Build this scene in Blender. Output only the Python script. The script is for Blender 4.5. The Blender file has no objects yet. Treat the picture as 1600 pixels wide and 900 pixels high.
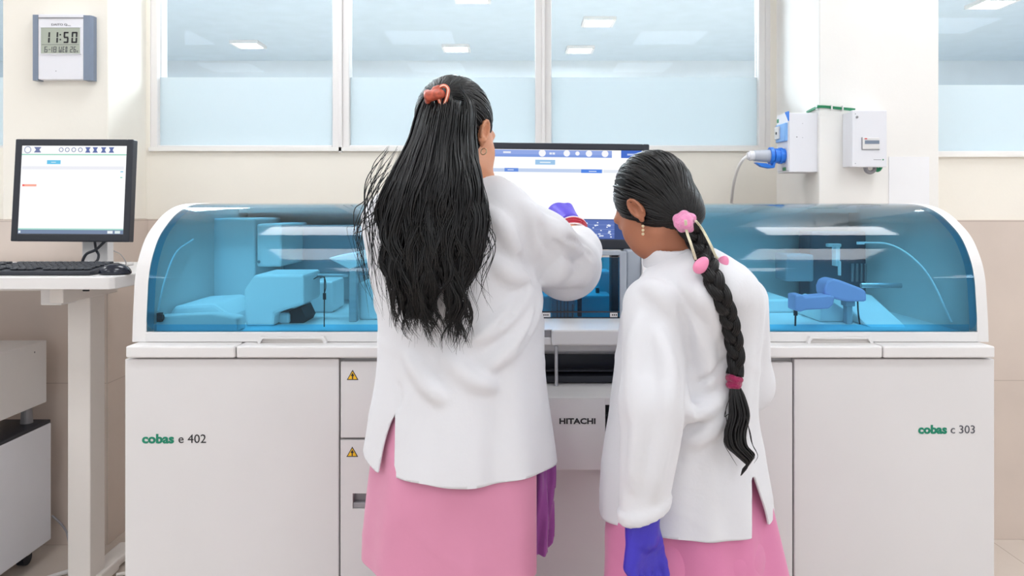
import bpy, bmesh, math, random
import numpy as np
from mathutils import Vector, Matrix

scene = bpy.context.scene
COL = scene.collection
random.seed(7)
RNG = np.random.default_rng(11)

# ------------------------------------------------------------------ camera
CAM_H = 1.25          # lens height above the floor
FPX = 1200.0          # focal length in pixels of the 1600 px wide frame
HOR = 325.0           # row of the horizon
cam_data = bpy.data.cameras.new('camera')
cam_data.sensor_width = 36.0
cam_data.lens = FPX / 1600.0 * 36.0
cam_data.shift_y = -(450.0 - HOR) / 1600.0
cam_data.clip_start = 0.05
cam = bpy.data.objects.new('camera', cam_data)
COL.objects.link(cam)
cam.location = (0, 0, CAM_H)
cam.rotation_euler = (math.radians(90), 0, 0)
scene.camera = cam

# ------------------------------------------------------------------ light and exposure
WORLD_STRENGTH = 0.78
LAMP_STRENGTH = 12.6
FAR_LAMP_STRENGTH = 66.0
world = bpy.data.worlds.new('World')
scene.world = world
world.use_nodes = True
bg = world.node_tree.nodes['Background']
bg.inputs['Color'].default_value = (0.93, 0.965, 1.0, 1)
bg.inputs['Strength'].default_value = WORLD_STRENGTH
scene.view_settings.view_transform = 'Standard'
scene.view_settings.look = 'None'
scene.view_settings.gamma = 1.0
scene.view_settings.exposure = 0.0
scene.view_settings.use_curve_mapping = False
scene.cycles.max_bounces = 12
scene.cycles.transparent_max_bounces = 24
scene.cycles.caustics_reflective = False
scene.cycles.caustics_refractive = False


# ------------------------------------------------------------------ helpers
def P(px, py, D):
    """point of the place seen at a pixel of the photograph, D metres in front of the lens"""
    return Vector(((px - 800.0) * D / FPX, D, CAM_H - (py - HOR) * D / FPX))


def X(px, D):
    return (px - 800.0) * D / FPX


def Z(py, D):
    return CAM_H - (py - HOR) * D / FPX


def lin(c):
    out = []
    for v in c:
        v = v / 255.0
        out.append(v / 12.92 if v <= 0.04045 else ((v + 0.055) / 1.055) ** 2.4)
    return out


MATS = {}


def mat(name, rgb, rough=0.5, metal=0.0, bump=0.0, bscale=60.0, var=0.03, vscale=6.0, spec=0.5,
        stretch=(1, 1, 1), coat=0.0, emit=0.0, sheen=0.0):
    """procedural principled material: noise-varied colour and roughness, optional noise bump"""
    m = bpy.data.materials.new(name)
    m.use_nodes = True
    nt = m.node_tree
    b = nt.nodes['Principled BSDF']
    c = lin(rgb)
    tc = nt.nodes.new('ShaderNodeTexCoord')
    mp = nt.nodes.new('ShaderNodeMapping')
    mp.inputs['Scale'].default_value = stretch
    nt.links.new(tc.outputs['Object'], mp.inputs['Vector'])
    n = nt.nodes.new('ShaderNodeTexNoise')
    n.inputs['Scale'].default_value = vscale
    n.inputs['Detail'].default_value = 4
    nt.links.new(mp.outputs['Vector'], n.inputs['Vector'])
    r = nt.nodes.new('ShaderNodeValToRGB')
    r.color_ramp.elements[0].position = 0.3
    r.color_ramp.elements[1].position = 0.7
    r.color_ramp.elements[0].color = [max(0, v * (1 - var)) for v in c] + [1]
    r.color_ramp.elements[1].color = [min(1, v * (1 + var)) for v in c] + [1]
    nt.links.new(n.outputs['Fac'], r.inputs['Fac'])
    nt.links.new(r.outputs['Color'], b.inputs['Base Color'])
    b.inputs['Roughness'].default_value = rough
    b.inputs['Metallic'].default_value = metal
    b.inputs['Specular IOR Level'].default_value = spec
    b.inputs['Coat Weight'].default_value = coat
    b.inputs['Sheen Weight'].default_value = sheen
    if emit:
        nt.links.new(r.outputs['Color'], b.inputs['Emission Color'])
        b.inputs['Emission Strength'].default_value = emit
    if bump:
        n2 = nt.nodes.new('ShaderNodeTexNoise')
        n2.inputs['Scale'].default_value = bscale
        n2.inputs['Detail'].default_value = 5
        nt.links.new(mp.outputs['Vector'], n2.inputs['Vector'])
        bp = nt.nodes.new('ShaderNodeBump')
        bp.inputs['Strength'].default_value = bump
        bp.inputs['Distance'].default_value = 0.01
        nt.links.new(n2.outputs['Fac'], bp.inputs['Height'])
        nt.links.new(bp.outputs['Normal'], b.inputs['Normal'])
    MATS[name] = m
    return m


def tile_mat(name, rgb, joint, sx, sy, rough, axes):
    """large ceramic tiles with thin joints; axes picks which two object axes carry the grid"""
    m = mat(name, rgb, rough=rough, var=0.05, vscale=3.0)
    nt = m.node_tree
    b = nt.nodes['Principled BSDF']
    tc = nt.nodes.new('ShaderNodeTexCoord')
    sp = nt.nodes.new('ShaderNodeSeparateXYZ')
    cb = nt.nodes.new('ShaderNodeCombineXYZ')
    nt.links.new(tc.outputs['Object'], sp.inputs[0])
    nt.links.new(sp.outputs[axes[0]], cb.inputs[0])
    nt.links.new(sp.outputs[axes[1]], cb.inputs[1])
    br = nt.nodes.new('ShaderNodeTexBrick')
    br.offset = 0.0
    br.inputs['Scale'].default_value = 1.0
    br.inputs['Brick Width'].default_value = sx
    br.inputs['Row Height'].default_value = sy
    br.inputs['Mortar Size'].default_value = 0.0022
    br.inputs['Mortar Smooth'].default_value = 0.3
    nt.links.new(cb.outputs[0], br.inputs['Vector'])
    mx = nt.nodes.new('ShaderNodeMixRGB')
    old = b.inputs['Base Color'].links[0].from_socket
    nt.links.new(old, mx.inputs[1])
    mx.inputs[2].default_value = lin(joint) + [1]
    nt.links.new(br.outputs['Fac'], mx.inputs[0])
    nt.links.new(mx.outputs[0], b.inputs['Base Color'])
    return m


def emis(name, rgb, strength):
    m = bpy.data.materials.new(name)
    m.use_nodes = True
    nt = m.node_tree
    nt.nodes.clear()
    o = nt.nodes.new('ShaderNodeOutputMaterial')
    e = nt.nodes.new('ShaderNodeEmission')
    e.inputs['Color'].default_value = lin(rgb) + [1]
    e.inputs['Strength'].default_value = strength
    nt.links.new(e.outputs[0], o.inputs[0])
    MATS[name] = m
    return m


def clear_mat(name, tint, gloss=1.0, rough=0.02, ior=1.45, haze=None):
    """thin sheet of tinted see-through plastic or glass; haze = (colour, share) for a frosted film"""
    m = bpy.data.materials.new(name)
    m.use_nodes = True
    nt = m.node_tree
    nt.nodes.clear()
    o = nt.nodes.new('ShaderNodeOutputMaterial')
    t = nt.nodes.new('ShaderNodeBsdfTransparent')
    t.inputs['Color'].default_value = list(tint) + [1]
    g = nt.nodes.new('ShaderNodeBsdfGlossy')
    g.inputs['Roughness'].default_value = rough
    g.inputs['Color'].default_value = (gloss, gloss, gloss, 1)
    f = nt.nodes.new('ShaderNodeFresnel')
    f.inputs['IOR'].default_value = ior
    base = t.outputs[0]
    if haze:
        d = nt.nodes.new('ShaderNodeBsdfDiffuse')
        tr = nt.nodes.new('ShaderNodeBsdfTranslucent')
        d.inputs['Color'].default_value = lin(haze[0]) + [1]
        tr.inputs['Color'].default_value = lin(haze[0]) + [1]
        a = nt.nodes.new('ShaderNodeMixShader')
        a.inputs[0].default_value = 0.5
        nt.links.new(d.outputs[0], a.inputs[1])
        nt.links.new(tr.outputs[0], a.inputs[2])
        h = nt.nodes.new('ShaderNodeMixShader')
        h.inputs[0].default_value = haze[1]
        nt.links.new(base, h.inputs[1])
        nt.links.new(a.outputs[0], h.inputs[2])
        base = h.outputs[0]
    mx = nt.nodes.new('ShaderNodeMixShader')
    nt.links.new(f.outputs[0], mx.inputs[0])
    nt.links.new(base, mx.inputs[1])
    nt.links.new(g.outputs[0], mx.inputs[2])
    nt.links.new(mx.outputs[0], o.inputs[0])
    MATS[name] = m
    return m


# ------------------------------------------------------------------ objects
def wloc(o):
    v = Vector((0, 0, 0))
    while o is not None:
        v = v + Vector(o.location)
        o = o.parent
    return v


def obj(name, verts, faces, m, parent=None, smooth=False, origin=None, label=None, mod=None):
    """links ONE mesh object; verts in world coordinates"""
    verts = np.asarray(verts, dtype=float).reshape(-1, 3)
    if parent is not None:
        base = wloc(parent)
        loc = Vector((0, 0, 0))
    else:
        base = Vector(origin) if origin is not None else Vector((
            (verts[:, 0].min() + verts[:, 0].max()) / 2, (verts[:, 1].min() + verts[:, 1].max()) / 2, verts[:, 2].min()))
        loc = base
    me = bpy.data.meshes.new(name)
    me.from_pydata((verts - np.array(base)).tolist(), [], [list(f) for f in faces])
    me.update()
    if smooth:
        me.polygons.foreach_set('use_smooth', [True] * len(me.polygons))
    o = bpy.data.objects.new(name, me)
    COL.objects.link(o)
    o.location = loc
    if parent is not None:
        o.parent = parent
    if m is not None:
        for mm in (m if isinstance(m, (list, tuple)) else [m]):
            me.materials.append(mm)
    if label:
        o['label'] = label
    return o


def thing(name, label, cat, loc, group=None):
    o = bpy.data.objects.new(name, None)
    COL.objects.link(o)
    o.location = loc
    o.empty_display_size = 0.1
    o['label'] = label
    o['category'] = cat
    if group:
        o['group'] = group
    return o


def tag(o, label, cat, group=None):
    o['label'] = label
    o['category'] = cat
    if group:
        o['group'] = group
    return o


def struct(o):
    o['kind'] = 'structure'
    return o


class MB:
    """collects shapes in world coordinates; build() links them as one mesh object"""

    def __init__(self):
        self.v = []
        self.f = []
        self.mi = []
        self.cur = 0

    def add(self, verts, faces):
        n = len(self.v)
        self.v.extend([tuple(p) for p in verts])
        for f in faces:
            self.f.append([i + n for i in f])
            self.mi.append(self.cur)
        return self

    def box(self, x0, x1, y0, y1, z0, z1, bev=0.0, seg=2, M=None):
        bm = bmesh.new()
        bmesh.ops.create_cube(bm, size=1.0)
        for v in bm.verts:
            v.co = Vector((x0 + (v.co.x + .5) * (x1 - x0), y0 + (v.co.y + .5) * (y1 - y0), z0 + (v.co.z + .5) * (z1 - z0)))
        if bev:
            bmesh.ops.bevel(bm, geom=bm.edges[:], offset=bev, segments=seg, affect='EDGES', profile=0.5)
        return self.take(bm, M)

    def take(self, bm, M=None):
        bm.verts.index_update()
        vs = [(M @ v.co if M is not None else v.co).copy() for v in bm.verts]
        fs = [[v.index for v in f.verts] for f in bm.faces]
        bm.free()
        return self.add(vs, fs)

    def prism(self, poly, a, b, axis='x', bev=0.0, M=None):
        """poly in the two other axes (x: (y,z); y: (x,z); z: (x,y)), extruded from a to b"""
        bm = bmesh.new()

        def mk(p, t):
            return {'x': (t, p[0], p[1]), 'y': (p[0], t, p[1]), 'z': (p[0], p[1], t)}[axis]
        va = [bm.verts.new(mk(p, a)) for p in poly]
        vb = [bm.verts.new(mk(p, b)) for p in poly]
        n = len(poly)
        bm.faces.new(va)
        bm.faces.new(vb[::-1])
        for i in range(n):
            j = (i + 1) % n
            bm.faces.new((va[j], va[i], vb[i], vb[j]))
        bmesh.ops.recalc_face_normals(bm, faces=bm.faces[:])
        if bev:
            bmesh.ops.bevel(bm, geom=bm.edges[:], offset=bev, segments=2, affect='EDGES', profile=0.5)
        return self.take(bm, M)

    def cyl(self, a, b, r0, r1=None, n=20, cap=True):
        a = Vector(a)
        b = Vector(b)
        r1 = r0 if r1 is None else r1
        d = (b - a).normalized()
        u = d.orthogonal().normalized()
        w = d.cross(u)
        vs = []
        for c, r in ((a, r0), (b, r1)):
            for i in range(n):
                t = 2 * math.pi * i / n
                vs.append(c + u * (r * math.cos(t)) + w * (r * math.sin(t)))
        fs = [(i, (i + 1) % n, n + (i + 1) % n, n + i) for i in range(n)]
        if cap:
            fs.append(list(range(n))[::-1])
            fs.append(list(range(n, 2 * n)))
        return self.add(vs, fs)

    def tube(self, pts, r, n=8):
        pts = smooth_path(pts, 6)
        v, f = tubes([np.array([tuple(p) for p in pts])], [np.full(len(pts), r)], n)
        return self.add(v.tolist(), f)

    def quad(self, a, b, c, d):
        return self.add([a, b, c, d], [(0, 1, 2, 3)])

    def build(self, name, m, parent=None, **k):
        o = obj(name, self.v, self.f, m, parent, **k)
        if any(self.mi):
            o.data.polygons.foreach_set('material_index', self.mi)
        return o


def smooth_path(pts, sub=6):
    """Catmull-Rom through the points"""
    p = [Vector(q) for q in pts]
    if len(p) < 3:
        return [p[0].lerp(p[-1], i / sub) for i in range(sub + 1)]
    q = [p[0] * 2 - p[1]] + p + [p[-1] * 2 - p[-2]]
    out = []
    for i in range(1, len(q) - 2):
        a, b, c, d = q[i - 1], q[i], q[i + 1], q[i + 2]
        for s in range(sub):
            t = s / sub
            out.append(0.5 * ((2 * b) + (c - a) * t + (2 * a - 5 * b + 4 * c - d) * t * t + (3 * b - a - 3 * c + d) * t ** 3))
    out.append(p[-1])
    return out


def tubes(paths, radii, n=5):
    """many tapering tubes as one vertex and face list"""
    V = []
    F = []
    base = 0
    ang = np.arange(n) * 2 * np.pi / n
    for p, r in zip(paths, radii):
        p = np.asarray(p, float)
        m = len(p)
        t = np.gradient(p, axis=0)
        t /= np.linalg.norm(t, axis=1)[:, None] + 1e-12
        ref = np.array([0.31, 0.92, 0.23]) if abs(t[0] @ np.array([0.31, 0.92, 0.23])) < 0.9 else np.array([1., 0, 0])
        u = np.cross(t, ref)
        u /= np.linalg.norm(u, axis=1)[:, None] + 1e-12
        w = np.cross(t, u)
        ring = p[:, None, :] + np.asarray(r)[:, None, None] * (np.cos(ang)[None, :, None] * u[:, None, :] + np.sin(ang)[None, :, None] * w[:, None, :])
        V.append(ring.reshape(-1, 3))
        for i in range(m - 1):
            a = base + i * n
            for j in range(n):
                k = (j + 1) % n
                F.append((a + j, a + k, a + n + k, a + n + j))
        F.append(tuple(range(base + n - 1, base - 1, -1)))
        F.append(tuple(base + (m - 1) * n + j for j in range(n)))
        base += m * n
    return np.concatenate(V), F


def text(name, body, m, parent, x, z, y, h, width=None, bold=0.0, label=None, depth=0.0006, align='LEFT', shear=0.0):
    """lettering that stands on a face looking towards -Y; h = capital height, width = full width"""
    cu = bpy.data.curves.new(name, 'FONT')
    cu.body = body
    cu.size = h / 0.70
    cu.extrude = depth
    cu.offset = bold
    cu.shear = shear
    cu.resolution_u = 3
    tmp = bpy.data.objects.new(name, cu)
    COL.objects.link(tmp)
    bpy.context.view_layer.update()
    me = bpy.data.meshes.new_from_object(tmp.evaluated_get(bpy.context.evaluated_depsgraph_get()))
    vs = np.array([v.co[:] for v in me.vertices])
    fs = [list(p.vertices) for p in me.polygons]
    bpy.data.objects.remove(tmp)
    bpy.data.curves.remove(cu)
    bpy.data.meshes.remove(me)
    vs[:, 0] -= vs[:, 0].min()
    w = vs[:, 0].max()
    if width:
        vs[:, 0] *= width / w
        w = width
    if align == 'CENTER':
        vs[:, 0] -= w / 2
    out = np.stack([vs[:, 0] + x, np.full(len(vs), y) - vs[:, 2], vs[:, 1] + z], axis=1)
    return obj(name, out, fs, m, parent, label=label)


# ------------------------------------------------------------------ signed-distance modelling for cloth, skin and hair
def smin(a, b, k):
    h = np.clip(0.5 + 0.5 * (b - a) / k, 0, 1)
    return b * (1 - h) + a * h - k * h * (1 - h)


def U(k, *fs):
    def f(x, y, z):
        d = fs[0](x, y, z)
        for g in fs[1:]:
            d = smin(d, g(x, y, z), k)
        return d
    return f


def SUB(k, a, *bs):
    def f(x, y, z):
        d = a(x, y, z)
        for g in bs:
            d = -smin(-d, g(x, y, z), k)
        return d
    return f


def INT(k, a, b):
    return lambda x, y, z: -smin(-a(x, y, z), -b(x, y, z), k)


def cone(a, b, ra, rb):
    a = np.array(tuple(a), float)
    b = np.array(tuple(b), float)
    ba = b - a
    L = float(ba @ ba) + 1e-12

    def f(x, y, z):
        px, py, pz = x - a[0], y - a[1], z - a[2]
        t = np.clip((px * ba[0] + py * ba[1] + pz * ba[2]) / L, 0, 1)
        return np.sqrt((px - t * ba[0]) ** 2 + (py - t * ba[1]) ** 2 + (pz - t * ba[2]) ** 2) - (ra + (rb - ra) * t)
    return f


def ell(c, r, R=None):
    c = np.array(tuple(c), float)
    r = np.array(r, float)
    Ri = None if R is None else np.array(R.transposed())

    def f(x, y, z):
        px, py, pz = x - c[0], y - c[1], z - c[2]
        if Ri is not None:
            px, py, pz = (Ri[0, 0] * px + Ri[0, 1] * py + Ri[0, 2] * pz, Ri[1, 0] * px + Ri[1, 1] * py + Ri[1, 2] * pz,
                          Ri[2, 0] * px + Ri[2, 1] * py + Ri[2, 2] * pz)
        k0 = np.sqrt((px / r[0]) ** 2 + (py / r[1]) ** 2 + (pz / r[2]) ** 2)
        k1 = np.sqrt((px / r[0] ** 2) ** 2 + (py / r[1] ** 2) ** 2 + (pz / r[2] ** 2) ** 2) + 1e-9
        return k0 * (k0 - 1) / k1
    return f


def plane(p, n):
    p = np.array(tuple(p), float)
    n = np.array(tuple(n), float)
    n /= np.linalg.norm(n)
    return lambda x, y, z: (x - p[0]) * n[0] + (y - p[1]) * n[1] + (z - p[2]) * n[2]


def local(f, c, R):
    """f written in a local frame, placed at c with rotation R (columns = local axes)"""
    c = np.array(tuple(c), float)
    Rn = np.array(R)

    def g(x, y, z):
        px, py, pz = x - c[0], y - c[1], z - c[2]
        return f(Rn[0, 0] * px + Rn[1, 0] * py + Rn[2, 0] * pz, Rn[0, 1] * px + Rn[1, 1] * py + Rn[2, 1] * pz,
                 Rn[0, 2] * px + Rn[1, 2] * py + Rn[2, 2] * pz)
    return g


def table(keys, vals):
    """smooth (Catmull-Rom) lookup; keys ascending"""
    pts = smooth_path([(k, v, 0) for k, v in zip(keys, vals)], 8)
    a = np.array([p.x for p in pts])
    b = np.array([p.y for p in pts])
    o = np.argsort(a)
    return lambda t: np.interp(t, a[o], b[o])


def rings(rows, D, n=2.3, ztop=None, zbot=None, fold=None, grow=0.0):
    """rows: (py, left px, right px, depth offset of the axis, half depth); a stack of rounded cross-sections at depth D"""
    rows = sorted(rows, key=lambda r: -r[0])
    zs = [Z(r[0], D) for r in rows]
    cx = table(zs, [(X(r[1], D) + X(r[2], D)) / 2 for r in rows])
    rx = table(zs, [(X(r[2], D) - X(r[1], D)) / 2 + grow for r in rows])
    cy = table(zs, [D + r[3] for r in rows])
    ry = table(zs, [r[4] + grow for r in rows])
    zt = zs[-1] if ztop is None else ztop
    zb = zs[0] if zbot is None else zbot

    def f(x, y, z):
        a, b = rx(z), ry(z)
        dx, dy = x - cx(z), y - cy(z)
        q = ((np.abs(dx) / a) ** n + (np.abs(dy) / b) ** n) ** (1 / n)
        m = np.minimum(a, b)
        d = (q - 1) * (m + (np.sqrt(dx * dx + dy * dy + 1e-9) / (q + 1e-6) - m) * 0.6)
        if fold is not None:
            d = d + fold(x, y, z, np.arctan2(dy, dx))
        return np.maximum(d, np.maximum(z - zt, zb - z))
    f.cx, f.cy, f.rx, f.ry = cx, cy, rx, ry
    return f


def surf_net(f, lo, hi, h, fine=None):
    """naive surface nets over a box: smooth closed mesh of f = 0; fine = (lo, hi, step) of a finer zone"""
    ax = []
    for i in range(3):
        a = np.arange(lo[i], hi[i] + h, h)
        if fine:
            flo, fhi, fh = fine[0][i], fine[1][i], fine[2]
            a = np.concatenate([a[a < flo - h * .3], np.arange(flo, fhi, fh), a[a > fhi + h * .3]])
        ax.append(a.astype(np.float32))
    nn = [len(a) for a in ax]
    st = 5
    cx = [np.array([a[k:k + st].mean() for k in range(0, len(a), st)], np.float32) for a in ax]
    gx, gy, gz = np.meshgrid(*cx, indexing='ij')
    C = f(gx, gy, gz).astype(np.float32)
    V = C.repeat(st, 0).repeat(st, 1).repeat(st, 2)[:nn[0], :nn[1], :nn[2]].copy()
    near = np.argwhere(np.abs(V) < h * st * 2.2 + .004)
    for s in range(0, len(near), 1500000):
        q = near[s:s + 1500000]
        V[q[:, 0], q[:, 1], q[:, 2]] = f(ax[0][q[:, 0]], ax[1][q[:, 1]], ax[2][q[:, 2]])
    del gx, gy, gz, near
    nx, ny, nz = V.shape
    S = V < 0
    cnt = np.zeros((nx - 1, ny - 1, nz - 1), np.int8)
    for i in (0, 1):
        for j in (0, 1):
            for k in (0, 1):
                cnt += S[i:nx - 1 + i, j:ny - 1 + j, k:nz - 1 + k]
    act = (cnt > 0) & (cnt < 8)
    idx = -np.ones(act.shape, np.int64)
    ci = np.argwhere(act)
    idx[act] = np.arange(len(ci))
    acc = np.zeros((len(ci), 3))
    num = np.zeros(len(ci))
    cor = [(i, j, k) for i in (0, 1) for j in (0, 1) for k in (0, 1)]
    for a in cor:
        for d in range(3):
            if a[d]:
                continue
            b = list(a)
            b[d] = 1
            va = V[ci[:, 0] + a[0], ci[:, 1] + a[1], ci[:, 2] + a[2]]
            vb = V[ci[:, 0] + b[0], ci[:, 1] + b[1], ci[:, 2] + b[2]]
            m = (va < 0) != (vb < 0)
            t = np.where(m, va / (va - vb + 1e-20), 0)
            p = np.tile(np.array(a, float), (len(ci), 1))
            p[:, d] += t
            acc[m] += p[m]
            num[m] += 1
    fr = ci + acc / num[:, None]
    vs = np.stack([np.interp(fr[:, i], np.arange(len(ax[i])), ax[i].astype(float)) for i in range(3)], 1)
    F = []
    for d in range(3):
        e1, e2 = (d + 1) % 3, (d + 2) % 3
        sl0 = [slice(None)] * 3
        sl1 = [slice(None)] * 3
        sl0[d] = slice(0, V.shape[d] - 1)
        sl1[d] = slice(1, V.shape[d])
        s0, s1 = S[tuple(sl0)], S[tuple(sl1)]
        e = np.argwhere(s0 != s1)
        ok = (e[:, e1] > 0) & (e[:, e2] > 0) & (e[:, e1] < V.shape[e1] - 1) & (e[:, e2] < V.shape[e2] - 1)
        e = e[ok]
        q = []
        for o1, o2 in ((-1, -1), (0, -1), (0, 0), (-1, 0)):
            c = e.copy()
            c[:, e1] += o1
            c[:, e2] += o2
            q.append(idx[c[:, 0], c[:, 1], c[:, 2]])
        q = np.stack(q, 1)
        fl = ~s0[e[:, 0], e[:, 1], e[:, 2]]
        q[fl] = q[fl][:, ::-1]
        F.append(q)
    return vs, np.concatenate(F).tolist()


def clip(vs, fs, g):
    """keeps the part of a mesh where g < 0, cutting the faces cleanly along g = 0"""
    vs = np.asarray(vs)
    gv = g(vs[:, 0], vs[:, 1], vs[:, 2])
    out_v = [tuple(p) for p in vs]
    cut = {}
    F = []
    for f in fs:
        s = [gv[i] < 0 for i in f]
        if all(s):
            F.append(f)
            continue
        if not any(s):
            continue
        poly = []
        for a in range(len(f)):
            i, j = f[a], f[(a + 1) % len(f)]
            if gv[i] < 0:
                poly.append(i)
            if (gv[i] < 0) != (gv[j] < 0):
                k = (min(i, j), max(i, j))
                if k not in cut:
                    t = gv[k[0]] / (gv[k[0]] - gv[k[1]])
                    out_v.append(tuple(vs[k[0]] + t * (vs[k[1]] - vs[k[0]])))
                    cut[k] = len(out_v) - 1
                poly.append(cut[k])
        if len(poly) >= 3:
            F.append(poly)
    used = sorted({i for f in F for i in f})
    mp = {o: n for n, o in enumerate(used)}
    return np.array([out_v[i] for i in used]), [[mp[i] for i in f] for f in F]


def hit(f, px, py, d0=1.0, d1=2.2):
    """world point where the line of sight of a pixel meets a shape"""
    ts = np.linspace(d0, d1, 700)
    x = (px - 800.0) / FPX * ts
    z = CAM_H - (py - HOR) / FPX * ts
    v = f(x, ts, z)
    k = np.argmax(v < 0)
    if not (v < 0).any():
        k = int(np.argmin(v))
        return Vector((x[k], ts[k], z[k]))
    t = ts[k - 1] + (ts[k] - ts[k - 1]) * v[k - 1] / (v[k - 1] - v[k]) if k > 0 else ts[0]
    return P(px, py, t)


def grad(f, p, e=0.002):
    x, y, z = p[:, 0], p[:, 1], p[:, 2]
    g = np.stack([f(x + e, y, z) - f(x - e, y, z), f(x, y + e, z) - f(x, y - e, z), f(x, y, z + e) - f(x, y, z - e)], 1)
    return g / (np.linalg.norm(g, axis=1)[:, None] + 1e-9)


def project(f, p, off=0.0, it=4):
    p = np.asarray(p, float).copy()
    for _ in range(it):
        d = f(p[:, 0], p[:, 1], p[:, 2]) - off
        p -= grad(f, p) * np.clip(d, -0.03, 0.03)[:, None]
    return p


def head_frame(yaw, pitch, roll=0.0):
    y, p, r = map(math.radians, (yaw, pitch, roll))
    fw = Vector((math.sin(y), math.cos(y), 0))
    rt = Vector((math.cos(y), -math.sin(y), 0))
    up = Vector((0, 0, 1))
    f2 = fw * math.cos(p) - up * math.sin(p)
    u2 = up * math.cos(p) + fw * math.sin(p)
    r3 = rt * math.cos(r) + u2 * math.sin(r)
    u3 = u2 * math.cos(r) - rt * math.sin(r)
    return Matrix((r3, f2, u3)).transposed()


def smooth_shell(o, thick):
    md = o.modifiers.new('cloth thickness', 'SOLIDIFY')
    md.thickness = thick
    md.offset = -1
    return o
# ================================================================== materials
M_wall = mat('cream_paint', (243, 237, 226), rough=0.75, var=0.012, bump=0.03, bscale=90)
M_col = mat('white_paint', (241, 238, 234), rough=0.75, var=0.012, bump=0.03, bscale=90)
M_ceil = mat('ceiling_paint', (238, 240, 240), rough=0.9, var=0.01)
M_dado = tile_mat('beige_wall_tile', (213, 198, 187), (192, 176, 165), 0.62, 0.6, 0.32, (0, 2))
M_floor = tile_mat('pale_floor_tile', (206, 194, 184), (176, 164, 154), 0.6, 0.6, 0.25, (0, 1))
M_frame = mat('window_aluminium', (236, 232, 230), rough=0.4, var=0.01)
M_white = mat('white_enamel', (219, 216, 216), rough=0.42, var=0.012)
M_white2 = mat('white_plastic', (227, 224, 223), rough=0.38, var=0.012)
M_inner = mat('white_moulding', (236, 238, 240), rough=0.5, var=0.02)
M_black = mat('black_plastic', (38, 41, 50), rough=0.45, var=0.06)
M_key = mat('key_black', (52, 55, 62), rough=0.5, var=0.05)
M_dark = mat('dark_gap', (46, 46, 50), rough=0.6, var=0.05)
M_grey = mat('slate_panel', (163, 170, 180), rough=0.5, var=0.02)
M_midgrey = mat('mid_grey_metal', (148, 146, 150), rough=0.4, metal=0.3, var=0.05)
M_steel = mat('brushed_steel', (190, 190, 194), rough=0.3, metal=0.9, var=0.06, stretch=(1, 1, 12))
M_post = mat('post_enamel', (228, 222, 217), rough=0.45, var=0.012)
M_green = mat('green_print', (0, 128, 98), rough=0.5, var=0.02)
M_ink = mat('black_print', (34, 32, 36), rough=0.5, var=0.02)
M_greyink = mat('grey_print', (84, 84, 92), rough=0.5, var=0.02)
M_yellow = mat('warning_yellow', (245, 190, 20), rough=0.45, var=0.02)
M_machine = mat('dark_blue_grey_panel', (104, 108, 122), rough=0.5, var=0.05)
M_blue = mat('socket_blue', (36, 122, 226), rough=0.35, var=0.03)
M_ltblue = mat('socket_pale_blue', (128, 178, 236), rough=0.35, var=0.03)
M_plugg = mat('plug_grey', (182, 186, 196), rough=0.4, var=0.03)
M_gcable = mat('green_sleeve', (34, 136, 92), rough=0.5, var=0.05)
M_peri = mat('periwinkle_plastic', (196, 178, 222), rough=0.45, var=0.02)
M_lcd = mat('lcd_glass', (172, 178, 164), rough=0.25, var=0.02)
M_slate = mat('clock_blue_grey', (124, 135, 153), rough=0.35, var=0.03, metal=0.2)
M_clock = mat('clock_silver_white', (232, 231, 236), rough=0.4, var=0.015)
M_shield = clear_mat('blue_acrylic', (0.46, 0.84, 1.0), rough=0.06, ior=1.34)
M_rim = clear_mat('blue_acrylic_rim', (0.30, 0.78, 1.0), rough=0.05, ior=1.4)
M_midshield = clear_mat('deep_blue_acrylic', (0.12, 0.60, 0.86), rough=0.02, ior=1.45)
M_glass = clear_mat('window_glass', (0.84, 0.905, 0.945), rough=0.01, ior=1.13)
M_film = clear_mat('frosted_film', (0.8, 0.92, 0.97), rough=0.3, ior=1.3, haze=((240, 248, 251), 0.9))
M_lamp = emis('lamp_diffuser', (247, 251, 255), LAMP_STRENGTH)
M_farlamp = emis('far_lamp_diffuser', (255, 255, 255), FAR_LAMP_STRENGTH)
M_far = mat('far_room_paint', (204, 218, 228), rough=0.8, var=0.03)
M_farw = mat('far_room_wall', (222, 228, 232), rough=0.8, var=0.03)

# ================================================================== room
DW = 3.157     # window wall
DP = 2.857     # left pilaster front
DC = 2.72      # right column front
DR = 2.90      # wall right of the column
CEIL = 2.9
SILL = 1.497
DADO = 1.205

struct(MB().box(-5.2, 5.2, -3.2, 9.5, -0.1, 0.0).build('floor', M_floor, origin=(0, 0, -0.1)))
struct(MB().box(-5.2, 5.2, -3.2, 3.30, CEIL, CEIL + 0.1).build('ceiling', M_ceil))
# window wall: band below the sill, band above the windows, ends
wx0, wx1 = X(234, DW), X(1204, DW)
w = MB()
w.box(-3.2, wx1 + 0.3, DW, DW + 0.16, DADO, SILL)
w.box(-3.2, wx1 + 0.3, DW, DW + 0.16, 2.72, CEIL)
w.box(-1.94, wx0, DW, DW + 0.16, SILL, 2.72)
w.box(wx1, wx1 + 0.3, DW, DW + 0.16, SILL, 2.72)
struct(w.build('wall_back', M_wall))
struct(MB().box(-3.2, wx1 + 0.3, DW, DW + 0.16, 0, DADO).build('trim_1', M_dado, origin=(0, DW, 0)))
# left pilaster
px0, px1 = X(4, DP), X(169, DP)
struct(MB().box(px0, px1, DP, DW, DADO, CEIL, 0.004).build('wall_left', M_wall))
struct(MB().box(px0 - .004, px1 + .004, DP - 0.008, DW, 0, DADO).build('trim_2', M_dado, origin=(px1, DP, 0)))
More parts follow.
